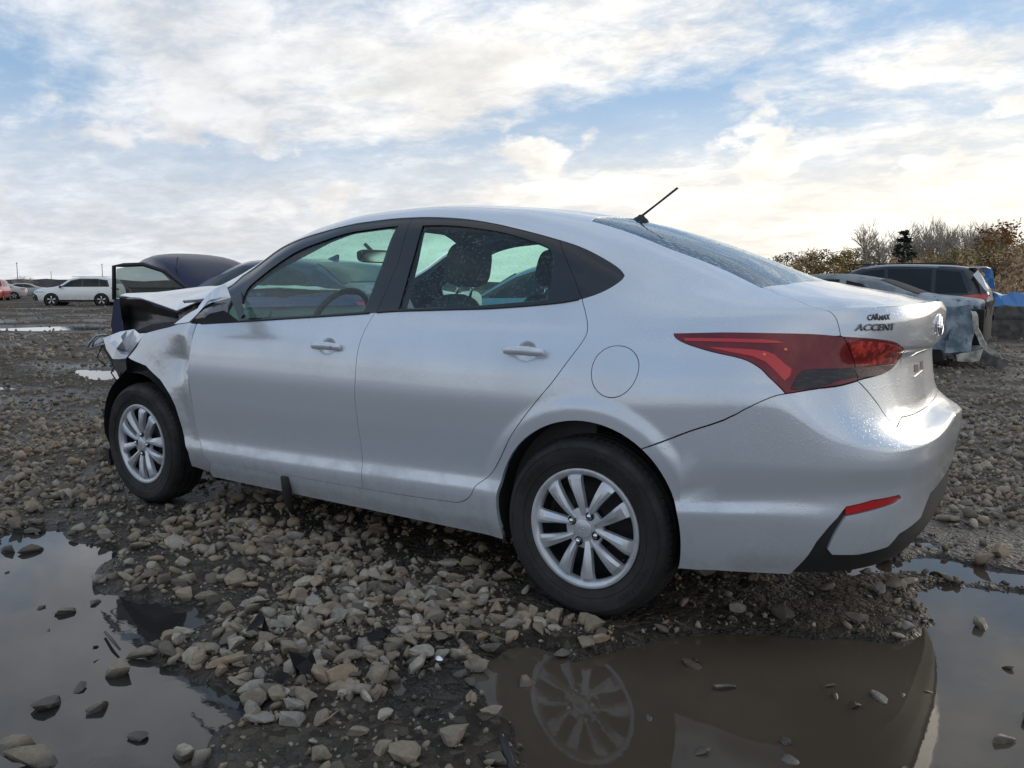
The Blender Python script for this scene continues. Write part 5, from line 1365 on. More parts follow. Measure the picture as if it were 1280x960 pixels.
def vehicle(name, label, col, origin, heading, L, W, top, belt, sill, wheels, R, wins, group=None, rimcol=None, details=(), cat='car', glassm=None, screens=(), lamps=(), wheels_on=True, pmat=None):
    """x from the tail (0) to the nose (L); origin is the tail centre on the ground; heading = direction of the nose"""
    root = empty(name, origin, heading); tag(root, label, cat, group)
    pm = pmat or paint2('paint_' + name + '_' + str(int(col[0] * 1000)), col)
    tx, tz = zip(*top); bx_, bz = zip(*belt)
    def zt(x): return float(pchip(tx, tz, x))
    def zb(x): return float(min(pchip(bx_, bz, x), zt(x) - .03))
    def wd(x):
        e = min(x, L - x) / L; return W / 2 * (1 - .22 * max(0, 1 - e / .09) ** 2.2 - .04 * max(0, 1 - e / .3))
    def sec(x):
        w_, a, b = wd(x), zb(x), zt(x); g_ = min(max((b - a) / .5, 0), 1); wt_ = w_ * (.93 - .20 * g_)
        e = min(x, L - x); up = .16 * max(0, 1 - e / .25) ** 2
        return [(w_ * .90, sill + up), (w_ * .985, sill + .09 + up), (w_ * .99, sill + .15 + up * .7), (w_ * .993, sill + .20 + up * .4), (w_ * .996, sill + .26 + up * .2), (w_ * .998, sill + .32), (w_, sill + (a - sill) * .5 + .10), (w_ * .985, a - .12), (w_ * .955, a), (w_ * .955 + (wt_ - w_ * .955) * .5, a + (b - a) * .46), (wt_, b - .05 * g_ - .02), (wt_ * .86, b - .012 * g_ - .006), (wt_ * .45, b), (0, b + .006)]
    def side_y(x, z_):
        s = sec(x)
        for (y0, z0), (y1, z1) in zip(s[:-1], s[1:]):
            if z0 <= z_ <= z1 and z1 > z0: return y0 + (y1 - y0) * (z_ - z0) / (z1 - z0)
        return s[8][0]
    xs = np.unique(np.concatenate([np.linspace(0, L, 44), [.03, .08, L - .03, L - .08]] + [np.arange(w_ - R * 1.3, w_ + R * 1.3, .045) for w_ in wheels])); bm = bmesh.new(); rows = []
    for x in xs:
        s = sec(x); pts = [(x, -y, z_) for y, z_ in s] + [(x, y, z_) for y, z_ in s[::-1][1:]]
        rows.append([bm.verts.new(p_) for p_ in pts])
    for a, b in zip(rows[:-1], rows[1:]):
        for k in range(len(a) - 1): bm.faces.new((a[k], a[k + 1], b[k + 1], b[k]))
        bm.faces.new((a[-1], a[0], b[0], b[-1]))
    bm.faces.new(rows[0]); bm.faces.new(rows[-1][::-1])
    AR = R * 1.13; inside = set()
    if wheels_on or True:
        for v in bm.verts:
            for wx in wheels:
                q_ = Vector((v.co.x - wx, v.co.z - R * .98))
                if abs(v.co.y) > W / 2 - .26 and q_.length < AR: inside.add(v)
        kill = [f for f in bm.faces if all(v in inside for v in f.verts)]
        bmesh.ops.delete(bm, geom=kill, context='FACES')
        for v in list(inside):
            if v.is_valid and v.link_faces:
                wx = min(wheels, key=lambda w_: abs(w_ - v.co.x)); q_ = Vector((v.co.x - wx, v.co.z - R * .98)); q_ = q_.normalized() * AR if q_.length > 1e-4 else Vector((0, AR))
                if v.co.z > sill + .02 or q_.y > 0: v.co.x = wx + q_.x; v.co.z = max(R * .98 + q_.y, min(v.co.z, sill))
        bmesh.ops.delete(bm, geom=[v for v in bm.verts if not v.link_faces], context='VERTS')
    bmesh.ops.recalc_face_normals(bm, faces=bm.faces[:])
    body = bm_obj('body', bm, pm, root, smooth=38)
    for wx in wheels:
        for sy in (-1, 1):
            hz_ = lathe('wheel_housing', [(R * 1.15, 0), (R * 1.15, -.26), (0, -.26)], dark, body, 28, loc=(0, 0, 0)); hz_.location = (wx, sy * (W / 2 - .012), R * .98)
            if sy < 0: hz_.rotation_euler = (0, 0, PI)
    gm = glassm or dglass
    def sidepoly(nm, poly, mat, off, par, sides=(1, -1), th=.004):
        for sd in sides:
            pl = resample(np.array(poly, float) / [1, TS], .10); P_, F = cdt(pl, [], .09); P_ = P_ * [1, TS]
            V = [(x, sd * (side_y(x, z_) + off), z_) for x, z_ in P_]
            n = len(pl); k_ = len(V); Q_ = pl * [1, TS]; V += [(x, sd * (side_y(x, z_) + off), z_) for x, z_ in Q_] + [(x, sd * (side_y(x, z_) + off - .03), z_) for x, z_ in Q_]
            F = list(F) + [(k_ + i, k_ + i + n, k_ + (i + 1) % n + n, k_ + (i + 1) % n) for i in range(n)]
            mesh(nm, V, F, mat, par)
    sidepoly('window_surround', wins[0], blackgloss, .006, body)
    for w_ in wins[1:]: sidepoly('window', w_, gm, .012, body)
    for (x0, x1, f0, f1, nm) in screens:      # sheets on the upper skin between stations x0..x1
        V = []; F = []; nx, ny = 8, 10
        for i in range(nx + 1):
            x = x0 + (x1 - x0) * i / nx; s = sec(x); wt_ = s[10][0] * (f0 + (f1 - f0) * i / nx)
            for j in range(ny + 1):
                y = wt_ * (2 * j / ny - 1); ay = abs(y); zz_ = np.interp(ay, [0, s[12][0], s[11][0], s[10][0]], [s[13][1], s[12][1], s[11][1], s[10][1]]); V.append((x, y, zz_ + .010))
        for i in range(nx):
            for j in range(ny): F.append((i * (ny + 1) + j, (i + 1) * (ny + 1) + j, (i + 1) * (ny + 1) + j + 1, i * (ny + 1) + j + 1))
        mesh(nm, V, F, gm, body, smooth=True)
    for nm, poly, mat in details: sidepoly(nm, poly, mat, .012, body)
    if wheels_on:
        for wx in wheels:
            for sy in (-1, 1): make_small_wheel(R, rimcol or hubsilver, root, (wx, sy * (W / 2 - .015), R), sy)
    root['_'] = 0; del root['_']
    return root, body, sec, side_y
redlamp = simple('far_tail_lamp', (.5, .02, .015), .2, coat=1)
clearlamp = simple('far_head_lamp', (.45, .48, .50), .12, .3, coat=1)
alloy = simple('alloy', (.62, .63, .64), .3, .6)
SUVT = [(0, .62), (.03, .98), (.12, 1.22), (.42, 1.60), (.9, 1.66), (1.9, 1.685), (2.4, 1.65), (2.7, 1.56), (3.28, 1.17), (3.5, 1.11), (4.3, 1.0), (4.6, .82), (4.67, .6)]
SUVB = [(0, .9), (.3, 1.06), (3.3, 1.02), (4.67, .8)]
SUVW = [[(.50, 1.12), (.62, 1.50), (1.2, 1.58), (2.1, 1.58), (2.6, 1.47), (3.12, 1.10)], [(.60, 1.15), (.70, 1.44), (1.02, 1.51), (1.00, 1.14)], [(1.08, 1.14), (1.10, 1.52), (1.95, 1.54), (1.90, 1.12)], [(1.98, 1.12), (2.02, 1.54), (2.20, 1.52), (2.56, 1.42), (2.98, 1.12)]]
SCR = [(2.72, 3.26, .86, .97, 'windscreen'), (.16, .40, .9, .9, 'rear_window')]
vf, vr = np.array([46.02, -20.52]), np.array([44.29, -22.2])
hd = math.atan2(*(vf - vr)[::-1]); mid = (vf + vr) / 2; away = (mid - CO[:2]) / np.linalg.norm(mid - CO[:2]); ctr = mid + away * .6
hd = math.atan2(.72, .69) if False else hd
o_ = ctr - np.array([math.cos(hd), math.sin(hd)]) * 2.35 + np.array([math.sin(hd), -math.cos(hd)]) * .9
suv, sb, ssec, ssy = vehicle('parked_suv', 'white sport utility vehicle with dark front grille parked alone at far left', (.80, .80, .78), (o_[0], o_[1], 0), hd, 4.67, 1.8, SUVT, SUVB, .24, (.95, 3.62), .36, SUVW, rimcol=alloy, screens=SCR,
    details=[('tail_lamp', [(.03, .93), (.03, 1.02), (.42, 1.08), (.36, .98)], redlamp), ('headlamp', [(3.95, .78), (4.05, .86), (4.50, .84), (4.60, .74)], clearlamp), ('lower_cladding', [(1.35, .26), (1.35, .36), (3.2, .36), (3.2, .26)], blackplast), ('front_grille', [(4.32, .32), (4.38, .60), (4.55, .72), (4.66, .72), (4.66, .40), (4.55, .30)], blackplast)])
box('roof_rail', (1.6, .62, 1.70), (1.9, .03, .03), alloy, sb, bevel=.01); box('roof_rail', (1.6, -.62, 1.70), (1.9, .03, .03), alloy, sb, bevel=.01)
box('grille', (4.655, 0, .58), (.04, 1.35, .42), blackgloss, sb, bevel=.015); box('door_mirror', (3.08, 1.0, 1.10), (.10, .2, .14), blackgloss, sb, bevel=.03); box('door_mirror', (3.08, -1.0, 1.10), (.10, .2, .14), blackgloss, sb, bevel=.03)
# far cars seen behind and beside it
SEDT = [(0, .60), (.05, .98), (.55, 1.06), (.9, 1.14), (1.5, 1.38), (2.0, 1.44), (2.6, 1.43), (3.0, 1.32), (3.55, 1.02), (3.9, .96), (4.35, .84), (4.55, .66), (4.6, .5)]
SEDB = [(0, .88), (1.0, .97), (3.4, .92), (4.6, .74)]
SEDW = [[(1.02, 1.02), (1.5, 1.30), (1.9, 1.37), (2.55, 1.37), (2.95, 1.25), (3.45, .98)], [(1.35, 1.04), (1.62, 1.28), (2.0, 1.34), (2.02, 1.01)], [(2.12, 1.01), (2.12, 1.34), (2.52, 1.335), (2.85, 1.23), (3.28, .99)]]
SSC = [(3.02, 3.52, .86, .97, 'windscreen'), (.92, 1.42, .95, .86, 'rear_window')]
def on_px(u, dist):
    d = ray(u, 361)[:2]; d = d / np.linalg.norm(d); return CO[:2] + d * dist
def far_car(u, dist, hd, label, col, T=SEDT, B=SEDB, Wn=SEDW, S=SSC, L=4.6, W=1.8, wh=(.95, 3.6), R=.32, name='parked_car', **k):
    p_ = on_px(u, dist); return vehicle(name, label, col, (p_[0], p_[1], 0), hd, L, W, T, B, .22, wh, R, Wn, screens=S, rimcol=alloy, **k)
tl_ = [('tail_lamp', [(.03, .86), (.03, .95), (.50, .96), (.35, .86)], redlamp), ('headlamp', [(4.05, .70), (4.1, .78), (4.45, .74), (4.5, .64)], clearlamp)]
tls = [('tail_lamp', [(.03, .93), (.03, 1.02), (.42, 1.08), (.36, .98)], redlamp), ('headlamp', [(3.95, .78), (4.05, .86), (4.50, .84), (4.60, .74)], clearlamp)]
far_car(-1, 78, 2.55, 'red hatchback cut by the left edge of the photo', (.50, .035, .02), SUVT, SUVB, SUVW, SCR, 4.67, details=tls)
far_car(34, 84, 1.05, 'silver-beige sedan half hidden behind the white vehicle at far left', (.46, .45, .42), details=tl_)
far_car(60, 92, 1.1, 'pale green-grey sedan farther behind the white vehicle', (.34, .37, .36), details=tl_)
far_car(163, 80, 1.1, 'black sedan just right of the white vehicle, mostly behind the raised bonnet', (.03, .03, .035), details=tl_)
far_car(139, 88, 1.0, 'dark grey vehicle glimpsed behind the tail of the white one', (.07, .07, .075), SUVT, SUVB, SUVW, SCR, 4.67, details=tls)
# navy sedan beyond the crashed car: bonnet up, door open
navy = paint2('navy_paint', (.030, .036, .095), .28, .5, .1)
nr, nb, nsec, nsy = vehicle('navy_sedan', 'navy sedan with raised bonnet and open door behind the crashed silver car', (.02, .02, .05), (4.45, -3.95, 0), .0, 4.75, 1.82, [(0, .60), (.05, 1.02), (.45, 1.08), (.75, 1.16), (1.4, 1.41), (2.0, 1.462), (2.5, 1.45), (2.95, 1.34), (3.50, 1.04), (3.6, .86), (4.4, .80), (4.7, .64), (4.75, .5)], SEDB, .22, (.95, 3.72), .32, SEDW, pmat=navy, screens=[(3.0, 3.46, .86, .97, 'windscreen'), (.80, 1.36, .95, .86, 'rear_window')],
    glassm=glass('cabin_glass', (.25, .32, .32), 0, 0), details=tl_)
V = []; F = []; nx, ny = 12, 14
for i in range(nx + 1):
    f = i / nx
    for j in range(ny + 1):
        q = 2 * j / ny - 1; rise = math.sin(f * 1.25) / math.sin(1.25)
        V.append((3.55 + 1.24 * f ** 1.1 - .03 * q * q, .80 * q * (1 - .10 * f ** 3), 1.06 + .62 * rise + .03 * math.sin(PI * f) - .12 * f ** 4 - .05 * q * q - .10 * abs(q) ** 5))
for i in range(nx):
    for j in range(ny): F.append((i * (ny + 1) + j, (i + 1) * (ny + 1) + j, (i + 1) * (ny + 1) + j + 1, i * (ny + 1) + j + 1))
bm = bmesh.new(); vs = [bm.verts.new(v) for v in V]
for f in F: bm.faces.new([vs[i] for i in f])
bmesh.ops.solidify(bm, geom=bm.faces[:], thickness=.025); bmesh.ops.recalc_face_normals(bm, faces=bm.faces[:])
bm_obj('raised_bonnet', bm, navy, nr, smooth=40)
tube('bonnet_prop', [(4.2, .6, .85), (3.95, .62, 1.5)], .008, blackplast, nr)
# open door: frame, pane, skin
D0 = Vector((3.18, .93, 0)); ddir = Vector((.83, .56, 0)).normalized()
def dp(a, z_): return D0 + ddir * a + Vector((0, 0, z_))
dr = tube('door_frame', [dp(.02, .98), dp(.10, 1.10), dp(.35, 1.30), dp(.62, 1.385), dp(.86, 1.375), dp(.98, 1.36), dp(1.0, .95)], .026, blackplast, nr, 8)
V = [dp(.02, .30), dp(1.0, .30), dp(1.06, .62), dp(1.0, .96), dp(.0, .96), dp(-.03, .6)]
nn_ = ddir.cross(Vector((0, 0, 1))); V2 = V + [v + nn_ * .10 for v in V]
mesh('open_door', V2, [(0, 1, 2, 3, 4, 5), (11, 10, 9, 8, 7, 6)] + [(i, i + 6, (i + 1) % 6 + 6, (i + 1) % 6) for i in range(6)], navy, nr)
mesh('door_pane', [dp(.06, .97), dp(.12, 1.10), dp(.36, 1.28), dp(.62, 1.36), dp(.84, 1.35), dp(.95, 1.33), dp(.98, .97)], [tuple(range(7))], glass('cabin_glass', (.25, .32, .32), 0, 0), nr)
fin = mesh('roof_fin', [(1.62, -.02, 1.448), (1.62, .02, 1.448), (1.80, .015, 1.455), (1.80, -.015, 1.455), (1.60, 0, 1.51), (1.64, 0, 1.512)], [(0, 1, 4), (0, 4, 5, 3), (1, 2, 5, 4), (2, 3, 5)], navy, nr)
vest = cushion('safety_bag', (7.60, -3.70, 1.10), (.30, .42, .20), NT('bag_cloth').m, None)
bagm = vest.data.materials[0]
t_ = NT('striped_cloth'); sp = t_.N.new('ShaderNodeTexWave'); t_.L.new(t_.obj, sp.inputs[0]); sp.inputs['Scale'].default_value = 4; sp.bands_direction = 'Z'
t_.set(Base_Color=t_.mix(t_.rng(sp.outputs[0], .4, .6), (.55, .42, .10), (.60, .08, .04)), Roughness=.8); vest.data.materials[0] = t_.m
tag(vest, 'yellow and red striped bundle on the dashboard of the navy car', 'bundle')
# pale blue sedan beyond, seen only through the windows
far = vehicle('blue_sedan', 'pale blue sedan seen only through the rear side window of the silver car', (.20, .34, .46), (1.7, -6.5, 0), .03, 4.6, 1.8, SEDT, SEDB, .22, (.95, 3.6), .32, SEDW, screens=SSC, details=tl_)
# burnt sedan on the right, tail torn open
ash = NT('burnt_body'); zz = ash.sepz()[2]
c1 = ash.mix(ash.rng(ash.noise(3.2, 7, .68), .38, .62), (.13, .18, .225), (.38, .42, .45))
c1 = ash.mix(ash.rng(ash.noise(6, 5, .6, stretch=(1, 1, .5)), .56, .66), c1, (.045, .04, .038))
c1 = ash.mix(ash.math('MULTIPLY', ash.rng(zz, .95, 1.25), .6), c1, (.20, .20, .19))
ash.set(Base_Color=c1, Roughness=.72, Metallic=.1); ash.bump(ash.noise(5, 6, .6), .5, .03); ash = ash.m
char = simple('charred', (.012, .011, .010), .85, bumpy=.4, bscale=30)
pale = simple('scorched_plastic', (.46, .44, .36), .6, var=.55, vscale=7, bumpy=.3, bscale=12)
BT = [(0, .72), (.04, .98), (.25, 1.02), (.75, 1.08), (1.4, 1.30), (2.0, 1.375), (2.5, 1.365), (2.95, 1.25), (3.5, .98), (3.9, .92), (4.4, .78), (4.6, .5)]
br_, bb, bsec, bsy = vehicle('burnt_sedan', 'burnt-out grey-blue sedan with its tail torn open behind the silver car', (.2, .2, .2), (-.42, -10.55, -.02), .0, 4.6, 1.86, BT, [(0, .86), (.9, .93), (3.4, .88), (4.6, .7)], .16, (.98, 3.65), .30,
    [[(1.05, 1.0), (1.5, 1.25), (1.95, 1.31), (2.5, 1.31), (2.9, 1.2), (3.4, .95)], [(1.30, 1.01), (1.58, 1.22), (1.80, 1.27), (1.80, .99)], [(1.90, .99), (1.90, 1.285), (2.45, 1.29), (2.8, 1.18), (3.2, .95)]], pmat=ash, glassm=char, screens=[(3.0, 3.44, .86, .97, 'windscreen'), (.80, 1.34, .95, .86, 'rear_window')], wheels_on=False)
bb.children[0].data.materials[0] = char
for ch in bb.children:
    if ch.name.startswith('window_surround'): ch.data.materials[0] = ash
for wx in (.98, 3.65):
    for sy in (-1, 1):
        q = lathe('burnt_wheel', [(0, .0), (.16, .0), (.20, -.02), (.215, .0), (.215, -.18), (.17, -.18)], char, br_, 24, loc=(wx, sy * .86 + (.0 if sy > 0 else .18), .215))
def torn(name, pts, faces, mat, parent, seed, cuts=3, amp=.03, th=.008):
    bm = bmesh.new(); vs = [bm.verts.new(p_) for p_ in pts]
    for f in faces: bm.faces.new([vs[i] for i in f])
    bmesh.ops.subdivide_edges(bm, edges=bm.edges[:], cuts=cuts, use_grid_fill=True)
    for v in bm.verts: v.co += Vector(mnoise.noise_vector(v.co * 6 + Vector((seed, 0, 0)))) * amp
    bmesh.ops.triangulate(bm, faces=bm.faces[:]); bmesh.ops.solidify(bm, geom=bm.faces[:], thickness=th); return bm_obj(name, bm, mat, parent)
box('rear_cavity', (.16, 0, .62), (.40, 1.66, .50), char, br_, bevel=.03)
torn('torn_quarter', [(.42, .95, .90), (.14, .95, .92), (.05, .93, .60), (.10, .94, .28), (.40, .95, .25), (.30, .955, .55)], [(0, 1, 5), (1, 2, 5), (2, 3, 5), (3, 4, 5), (4, 0, 5)], ash, br_, 1)
torn('hanging_bumper', [(.12, .96, .86), (.07, .97, .84), (.02, .98, .62), (-.10, .98, .40), (-.26, .95, .26), (-.30, .92, .20), (-.12, .96, .26), (.0, .98, .38), (.07, .97, .58)], [(0, 1, 2, 8), (8, 2, 3, 7), (7, 3, 4, 6), (4, 5, 6)], pale, br_, 5, 3, .035, .02)
torn('bumper_lip', [(-.05, .97, .34), (.26, .97, .24), (.24, .97, .16), (-.02, .97, .15)], [(0, 1, 2, 3)], pale, br_, 8, 3, .03, .02)
torn('melted_trim', [(-.02, .90, .34), (-.20, .80, .24), (-.34, .70, .14), (-.28, .72, .05), (-.04, .88, .10)], [(0, 1, 2, 3, 4)], simple('melted_grey', (.16, .155, .15), .7, var=.5), br_, 12, 3, .05, .02)
torn('rear_panel_scrap', [(-.02, .6, .98), (-.05, -.4, 1.0), (-.03, -.5, .74), (-.02, .7, .72)], [(0, 1, 2, 3)], char, br_, 15, 4, .04)
torn('sill_scrap', [(.45, .96, .30), (1.6, .96, .26), (1.6, .94, .14), (.40, .94, .12)], [(0, 1, 2, 3)], char, br_, 18, 4, .02)
for i in range(3):
    tube('wire', [(.1 + .1 * i, .9, .25), (.02 + .1 * i, .96, .12), (-.1 + .12 * i, 1.0, .06)], .008, char, br_, 5)
# dark SUV behind the burnt car
r2, b2, s2, y2 = vehicle('dark_suv', 'dark sport utility vehicle with red tail lamp and roof rails behind the burnt sedan', (.02, .022, .026), (-.16, -16.6, 0), .0, 4.67, 1.86, [(x, z_ * 1.0 if z_ < 1 else z_ * .985) for x, z_ in SUVT], SUVB, .26, (.95, 3.62), .37, [[(.30, 1.02), (.52, 1.52), (1.2, 1.59), (2.2, 1.59), (2.75, 1.48), (3.30, 1.02)], [(.40, 1.05), (.58, 1.48), (1.02, 1.54), (1.00, 1.04)], [(1.08, 1.04), (1.10, 1.55), (1.95, 1.56), (1.90, 1.04)], [(1.98, 1.04), (2.02, 1.55), (2.30, 1.53), (2.56, 1.44), (2.98, 1.04)]], screens=SCR, pmat=paint2('dark_suv_paint', (.018, .020, .024), .2, .2, 0.),
    details=[('tail_lamp', [(.02, .90), (.02, 1.02), (.16, 1.04), (.56, .99), (.34, .90)], redlamp)])
for sy in (-1, 1): box('roof_rail', (1.7, sy * .62, 1.665), (2.1, .03, .03), blackplast, b2, bevel=.01)
box('tail_spoiler', (.28, 0, 1.575), (.32, 1.2, .03), alloy, b2, bevel=.012)
torn('rear_trim', [(.26, .70, 1.52), (.34, .80, 1.42), (.10, .88, 1.12), (.0, .86, 1.06), (.10, .80, 1.2)], [(0, 1, 2, 3, 4)], simple('white_trim', (.6, .6, .6), .3), b2, 22, 2, .01)
torn('torn_tail', [(.04, .8, 1.0), (-.05, .8, .95), (.0, .8, .6), (.1, .82, .7)], [(0, 1, 2, 3)], simple('white_trim', (.6, .6, .6), .3), b2, 25, 3, .04)
# blue scrap, beam and pale pipe at the right edge
blue = paint2('blue_paint', (.03, .17, .42), .4, .1, .3)
def place(u, dist, z=0): p_ = on_px(u, dist); return (p_[0], p_[1], z)
p_ = place(1237, 30, 0)
q = torn('metal_panel', [(-.16, 0, 1.15), (.12, 0, 1.20), (.20, .03, 1.80), (-.02, .02, 1.84)], [(0, 1, 2, 3)], blue, None, 30, 3, .02, .03); q.location = p_; tag(q, 'upright bright blue panel beyond the dark vehicle', 'metal panel')
tube('post', [(0, 0, 0), (.02, .02, 1.25)], .03, steel_dark, q)
p_ = place(1272, 27, 0); bw = empty('blue_wreck', p_, .1); tag(bw, 'crumpled low blue wreck at the right edge of the photo', 'wreck')
torn('crumpled_hood', [(-1.1, .6, .62), (.72, .6, .66), (.78, .6, 1.02), (.1, .3, .96), (-1.1, .3, 1.02), (-1.0, -.8, .98), (.7, -.8, 1.0)], [(0, 1, 2, 3, 4), (4, 3, 6, 5), (3, 2, 6)], blue, bw, 33, 4, .13, .03)
box('frame', (-.1, 0, .42), (1.7, 1.1, .40), char, bw, bevel=.06); box('bed', (-.1, .05, .16), (1.9, 1.2, .16), steel_dark, bw, bevel=.02)
p_ = place(1273, 22, 0); be = box('timber_beam', (p_[0], p_[1], .60), (2.0, .28, .30), simple('weathered_timber', (.12, .11, .10), .85, var=.4, bumpy=.4, bscale=8), None, bevel=.012); tag(be, 'weathered grey beam stacked below the blue wreck at the right edge', 'beam')
be2 = box('timber_beam', (p_[0], p_[1], .22), (2.1, .30, .44), MATS['weathered_timber'], None, bevel=.012); tag(be2, 'lower dark beam carrying the weathered grey one at the right edge', 'beam')
pp = [at_z(1243, 404, .12), at_z(1247, 400, .2), at_z(1275, 399, .2)]
tag(tube('bent_pipe', pp, .035, simple('white_pipe', (.6, .58, .55), .5)), 'white bent pipe lying right of the burnt sedan', 'pipe')
# ---------------------------------------------------------------- poles and the trees
def pole(u, dist, h_, label, arm=0):
    p_ = place(u, dist); r_ = empty('utility_pole', p_); tag(r_, label, 'pole')
    tube('shaft', [(0, 0, 0), (0, 0, h_)], [.16, .10], simple('pole_grey', (.16, .15, .14), .8), r_, 8)
    if arm: box('crossarm', (0, 0, h_ - .4), (arm, .12, .12), MATS['pole_grey'], r_)
pole(23, 330, 9.5, 'thin utility pole far behind the red car at the left', 1.6); pole(129, 330, 9.5, 'thin utility pole far behind the tail of the white vehicle', 1.6); pole(65, 420, 8.0, 'tiny pole above the windscreen of the white vehicle')
barkm = {'grey': simple('bark_grey', (.38, .32, .26), .9, var=.3), 'dark': simple('bark_dark', (.05, .042, .036), .9, var=.3)}
def leafmat(name, a, b):
    n = NT(name); oi = n.voro(.9, out='Color'); n.set(Base_Color=n.mix(n.rng(n.sepz(oi)[0], .2, .8), a, b), Roughness=.8)
    n.b.inputs['Subsurface Weight'].default_value = 0; return n.m
LM = {'ochre': leafmat('leaf_ochre', (.36, .24, .09), (.60, .40, .15)), 'olive': leafmat('leaf_olive', (.14, .115, .045), (.32, .25, .09)), 'orange': leafmat('leaf_orange', (.26, .12, .025), (.42, .22, .05)), 'conifer': leafmat('leaf_conifer', (.035, .048, .042), (.07, .085, .07)), 'brown': leafmat('leaf_brown', (.32, .20, .11), (.54, .36, .19))}
def tree_geo(seed, H, spread, levels=5, leaf=0, lsize=.10, upright=.5, twigs=3):
    r = random.Random(seed); V = []; F = []; LV = []; LF_ = []
    def seg(p, q, r0, r1):
        d = (q - p).normalized(); a = d.orthogonal().normalized(); b = d.cross(a); k = len(V)
        for c, rd in ((p, r0), (q, r1)):
            for i in range(3 if r0 < .05 else 6):
                t = 2 * PI * i / (3 if r0 < .05 else 6); V.append(c + (a * math.cos(t) + b * math.sin(t)) * rd)
        n = 3 if r0 < .05 else 6
        for i in range(n): F.append((k + i, k + (i + 1) % n, k + n + (i + 1) % n, k + n + i))
    def leafs(p, n):
        for _ in range(n):
            c = p + Vector((r.gauss(0, .28), r.gauss(0, .28), r.gauss(0, .24))); u = Vector((r.gauss(0, 1), r.gauss(0, 1), r.gauss(0, 1))).normalized(); w_ = u.orthogonal().normalized(); s = lsize * r.uniform(.6, 1.4); k = len(LV)
            LV.extend([c - u * s, c + w_ * s * .6, c + u * s, c - w_ * s * .6]); LF_.append((k, k + 1, k + 2, k + 3))
    def grow(p, d, ln, rad, lv):
        m_ = 3 if lv > 1 else 2
        for i in range(m_):
            d = (d + Vector((r.gauss(0, .13), r.gauss(0, .13), r.gauss(0, .08) + .05 * upright))).normalized(); q = p + d * ln / m_
            seg(p, q, rad * (1 - .25 * i / m_), rad * (1 - .25 * (i + 1) / m_)); p = q
            if lv <= levels - 1 and lv > 0 and r.random() < .75:
                a = Vector((r.gauss(0, 1), r.gauss(0, 1), r.gauss(0, .4))).normalized(); grow(p, (d * .8 + a * spread).normalized(), ln * r.uniform(.45, .65), rad * .5, lv - 1)
        if lv == 0:
            if leaf: leafs(p, leaf)
            return
        for _ in range(twigs if lv > 1 else twigs + 1):
            a = Vector((r.gauss(0, 1), r.gauss(0, 1), r.gauss(0, .5))).normalized(); grow(p, (d + a * spread * r.uniform(.6, 1.2) + Vector((0, 0, .18 * upright))).normalized(), ln * r.uniform(.58, .80), rad * .58, lv - 1)
    grow(Vector((0, 0, 0)), Vector((0, 0, 1)), H * .30, H * .017, levels)
    return V, F, LV, LF_
def mk(name, V, F, mat):
    me_ = bpy.data.meshes.new(name); me_.from_pydata([tuple(v) for v in V], [], F); me_.update(); me_.materials.append(mat); return me_
TV = {}
def tree_variant(key, *a, bark='grey', lm=None, **k):
    V, F, LV, LF_ = tree_geo(*a, **k); zmax = max(v.z for v in V + LV) or 1; sc = a[1] / zmax
    V = [v * sc for v in V]; LV = [v * sc for v in LV]
    TV[key] = (mk('trunk', V, F, barkm[bark]), mk('crown', LV, LF_, LM[lm]) if LV else None)
tree_variant('bareA', 1, 10, .62, levels=4, leaf=0, upright=.9); tree_variant('bareB', 2, 10, .50, levels=4, leaf=0, upright=1.2); tree_variant('bareC', 5, 10, .8, levels=4, leaf=0, upright=.6)
tree_variant('ochre', 3, 10, .75, levels=3, leaf=12, lsize=.12, lm='ochre'); tree_variant('olive', 4, 10, .8, levels=3, leaf=15, lsize=.12, lm='olive', bark='dark'); tree_variant('orange', 6, 10, .6, levels=3, leaf=9, lsize=.14, lm='orange'); tree_variant('brown', 7, 10, .75, levels=3, leaf=9, lsize=.11, lm='brown')
# conifer: tiers of drooping boughs
r = random.Random(11); LV, LF_ = [], []
for i in range(620):
    h_ = r.random() ** .8; rad = (1 - h_) * 2.6 * r.uniform(.25, 1.05) + .12; a = r.uniform(0, 2 * PI); c = Vector((rad * math.cos(a), rad * math.sin(a), 1.0 + 9 * h_ - .25 * rad + .25 * math.sin(h_ * 60)))
    for _ in range(3):
        cc = c + Vector((r.gauss(0, .16), r.gauss(0, .16), r.gauss(0, .12))); u = Vector((math.cos(a), math.sin(a), -.3 + r.gauss(0, .3))).normalized(); w_ = u.orthogonal().normalized(); s = r.uniform(.14, .34); k = len(LV)
        LV += [cc - u * s, cc + w_ * s * .35, cc + u * s, cc - w_ * s * .35]; LF_.append((k, k + 1, k + 2, k + 3))
V, F = tube_geo([(0, 0, 0), (0, 0, 5), (0, 0, 9.8)], [.18, .12, .02], 6); TV['conifer'] = (mk('trunk', V, F, barkm['dark']), mk('crown', LV, LF_, LM['conifer']))
KT = {'bareA': 'bare_tree', 'bareB': 'bare_tree', 'bareC': 'bare_tree', 'ochre': 'autumn_tree', 'olive': 'autumn_tree', 'orange': 'orange_tree', 'brown': 'autumn_tree', 'conifer': 'conifer'}
def plant(key, u, dist, h_, label, group=None, rz=0., wide=1.):
    sk = key[:4] == 'bare' or key == 'conifer'; p_ = place(u, dist, -.1 if sk else -h_ * .28); o = empty(KT[key], p_, rz); s = h_ / 10 * (1 if sk else 1.30); o.scale = (s * wide, s * wide, s); tag(o, label, 'tree', group)
    for nm, me_ in zip(('trunk', 'crown'), TV[key]):
        if me_ is not None: c = bpy.data.objects.new(nm, me_); COL.objects.link(c); c.parent = o
def hh_(vtop, dist): return (361 - vtop) * dist / 1009 + 1.1
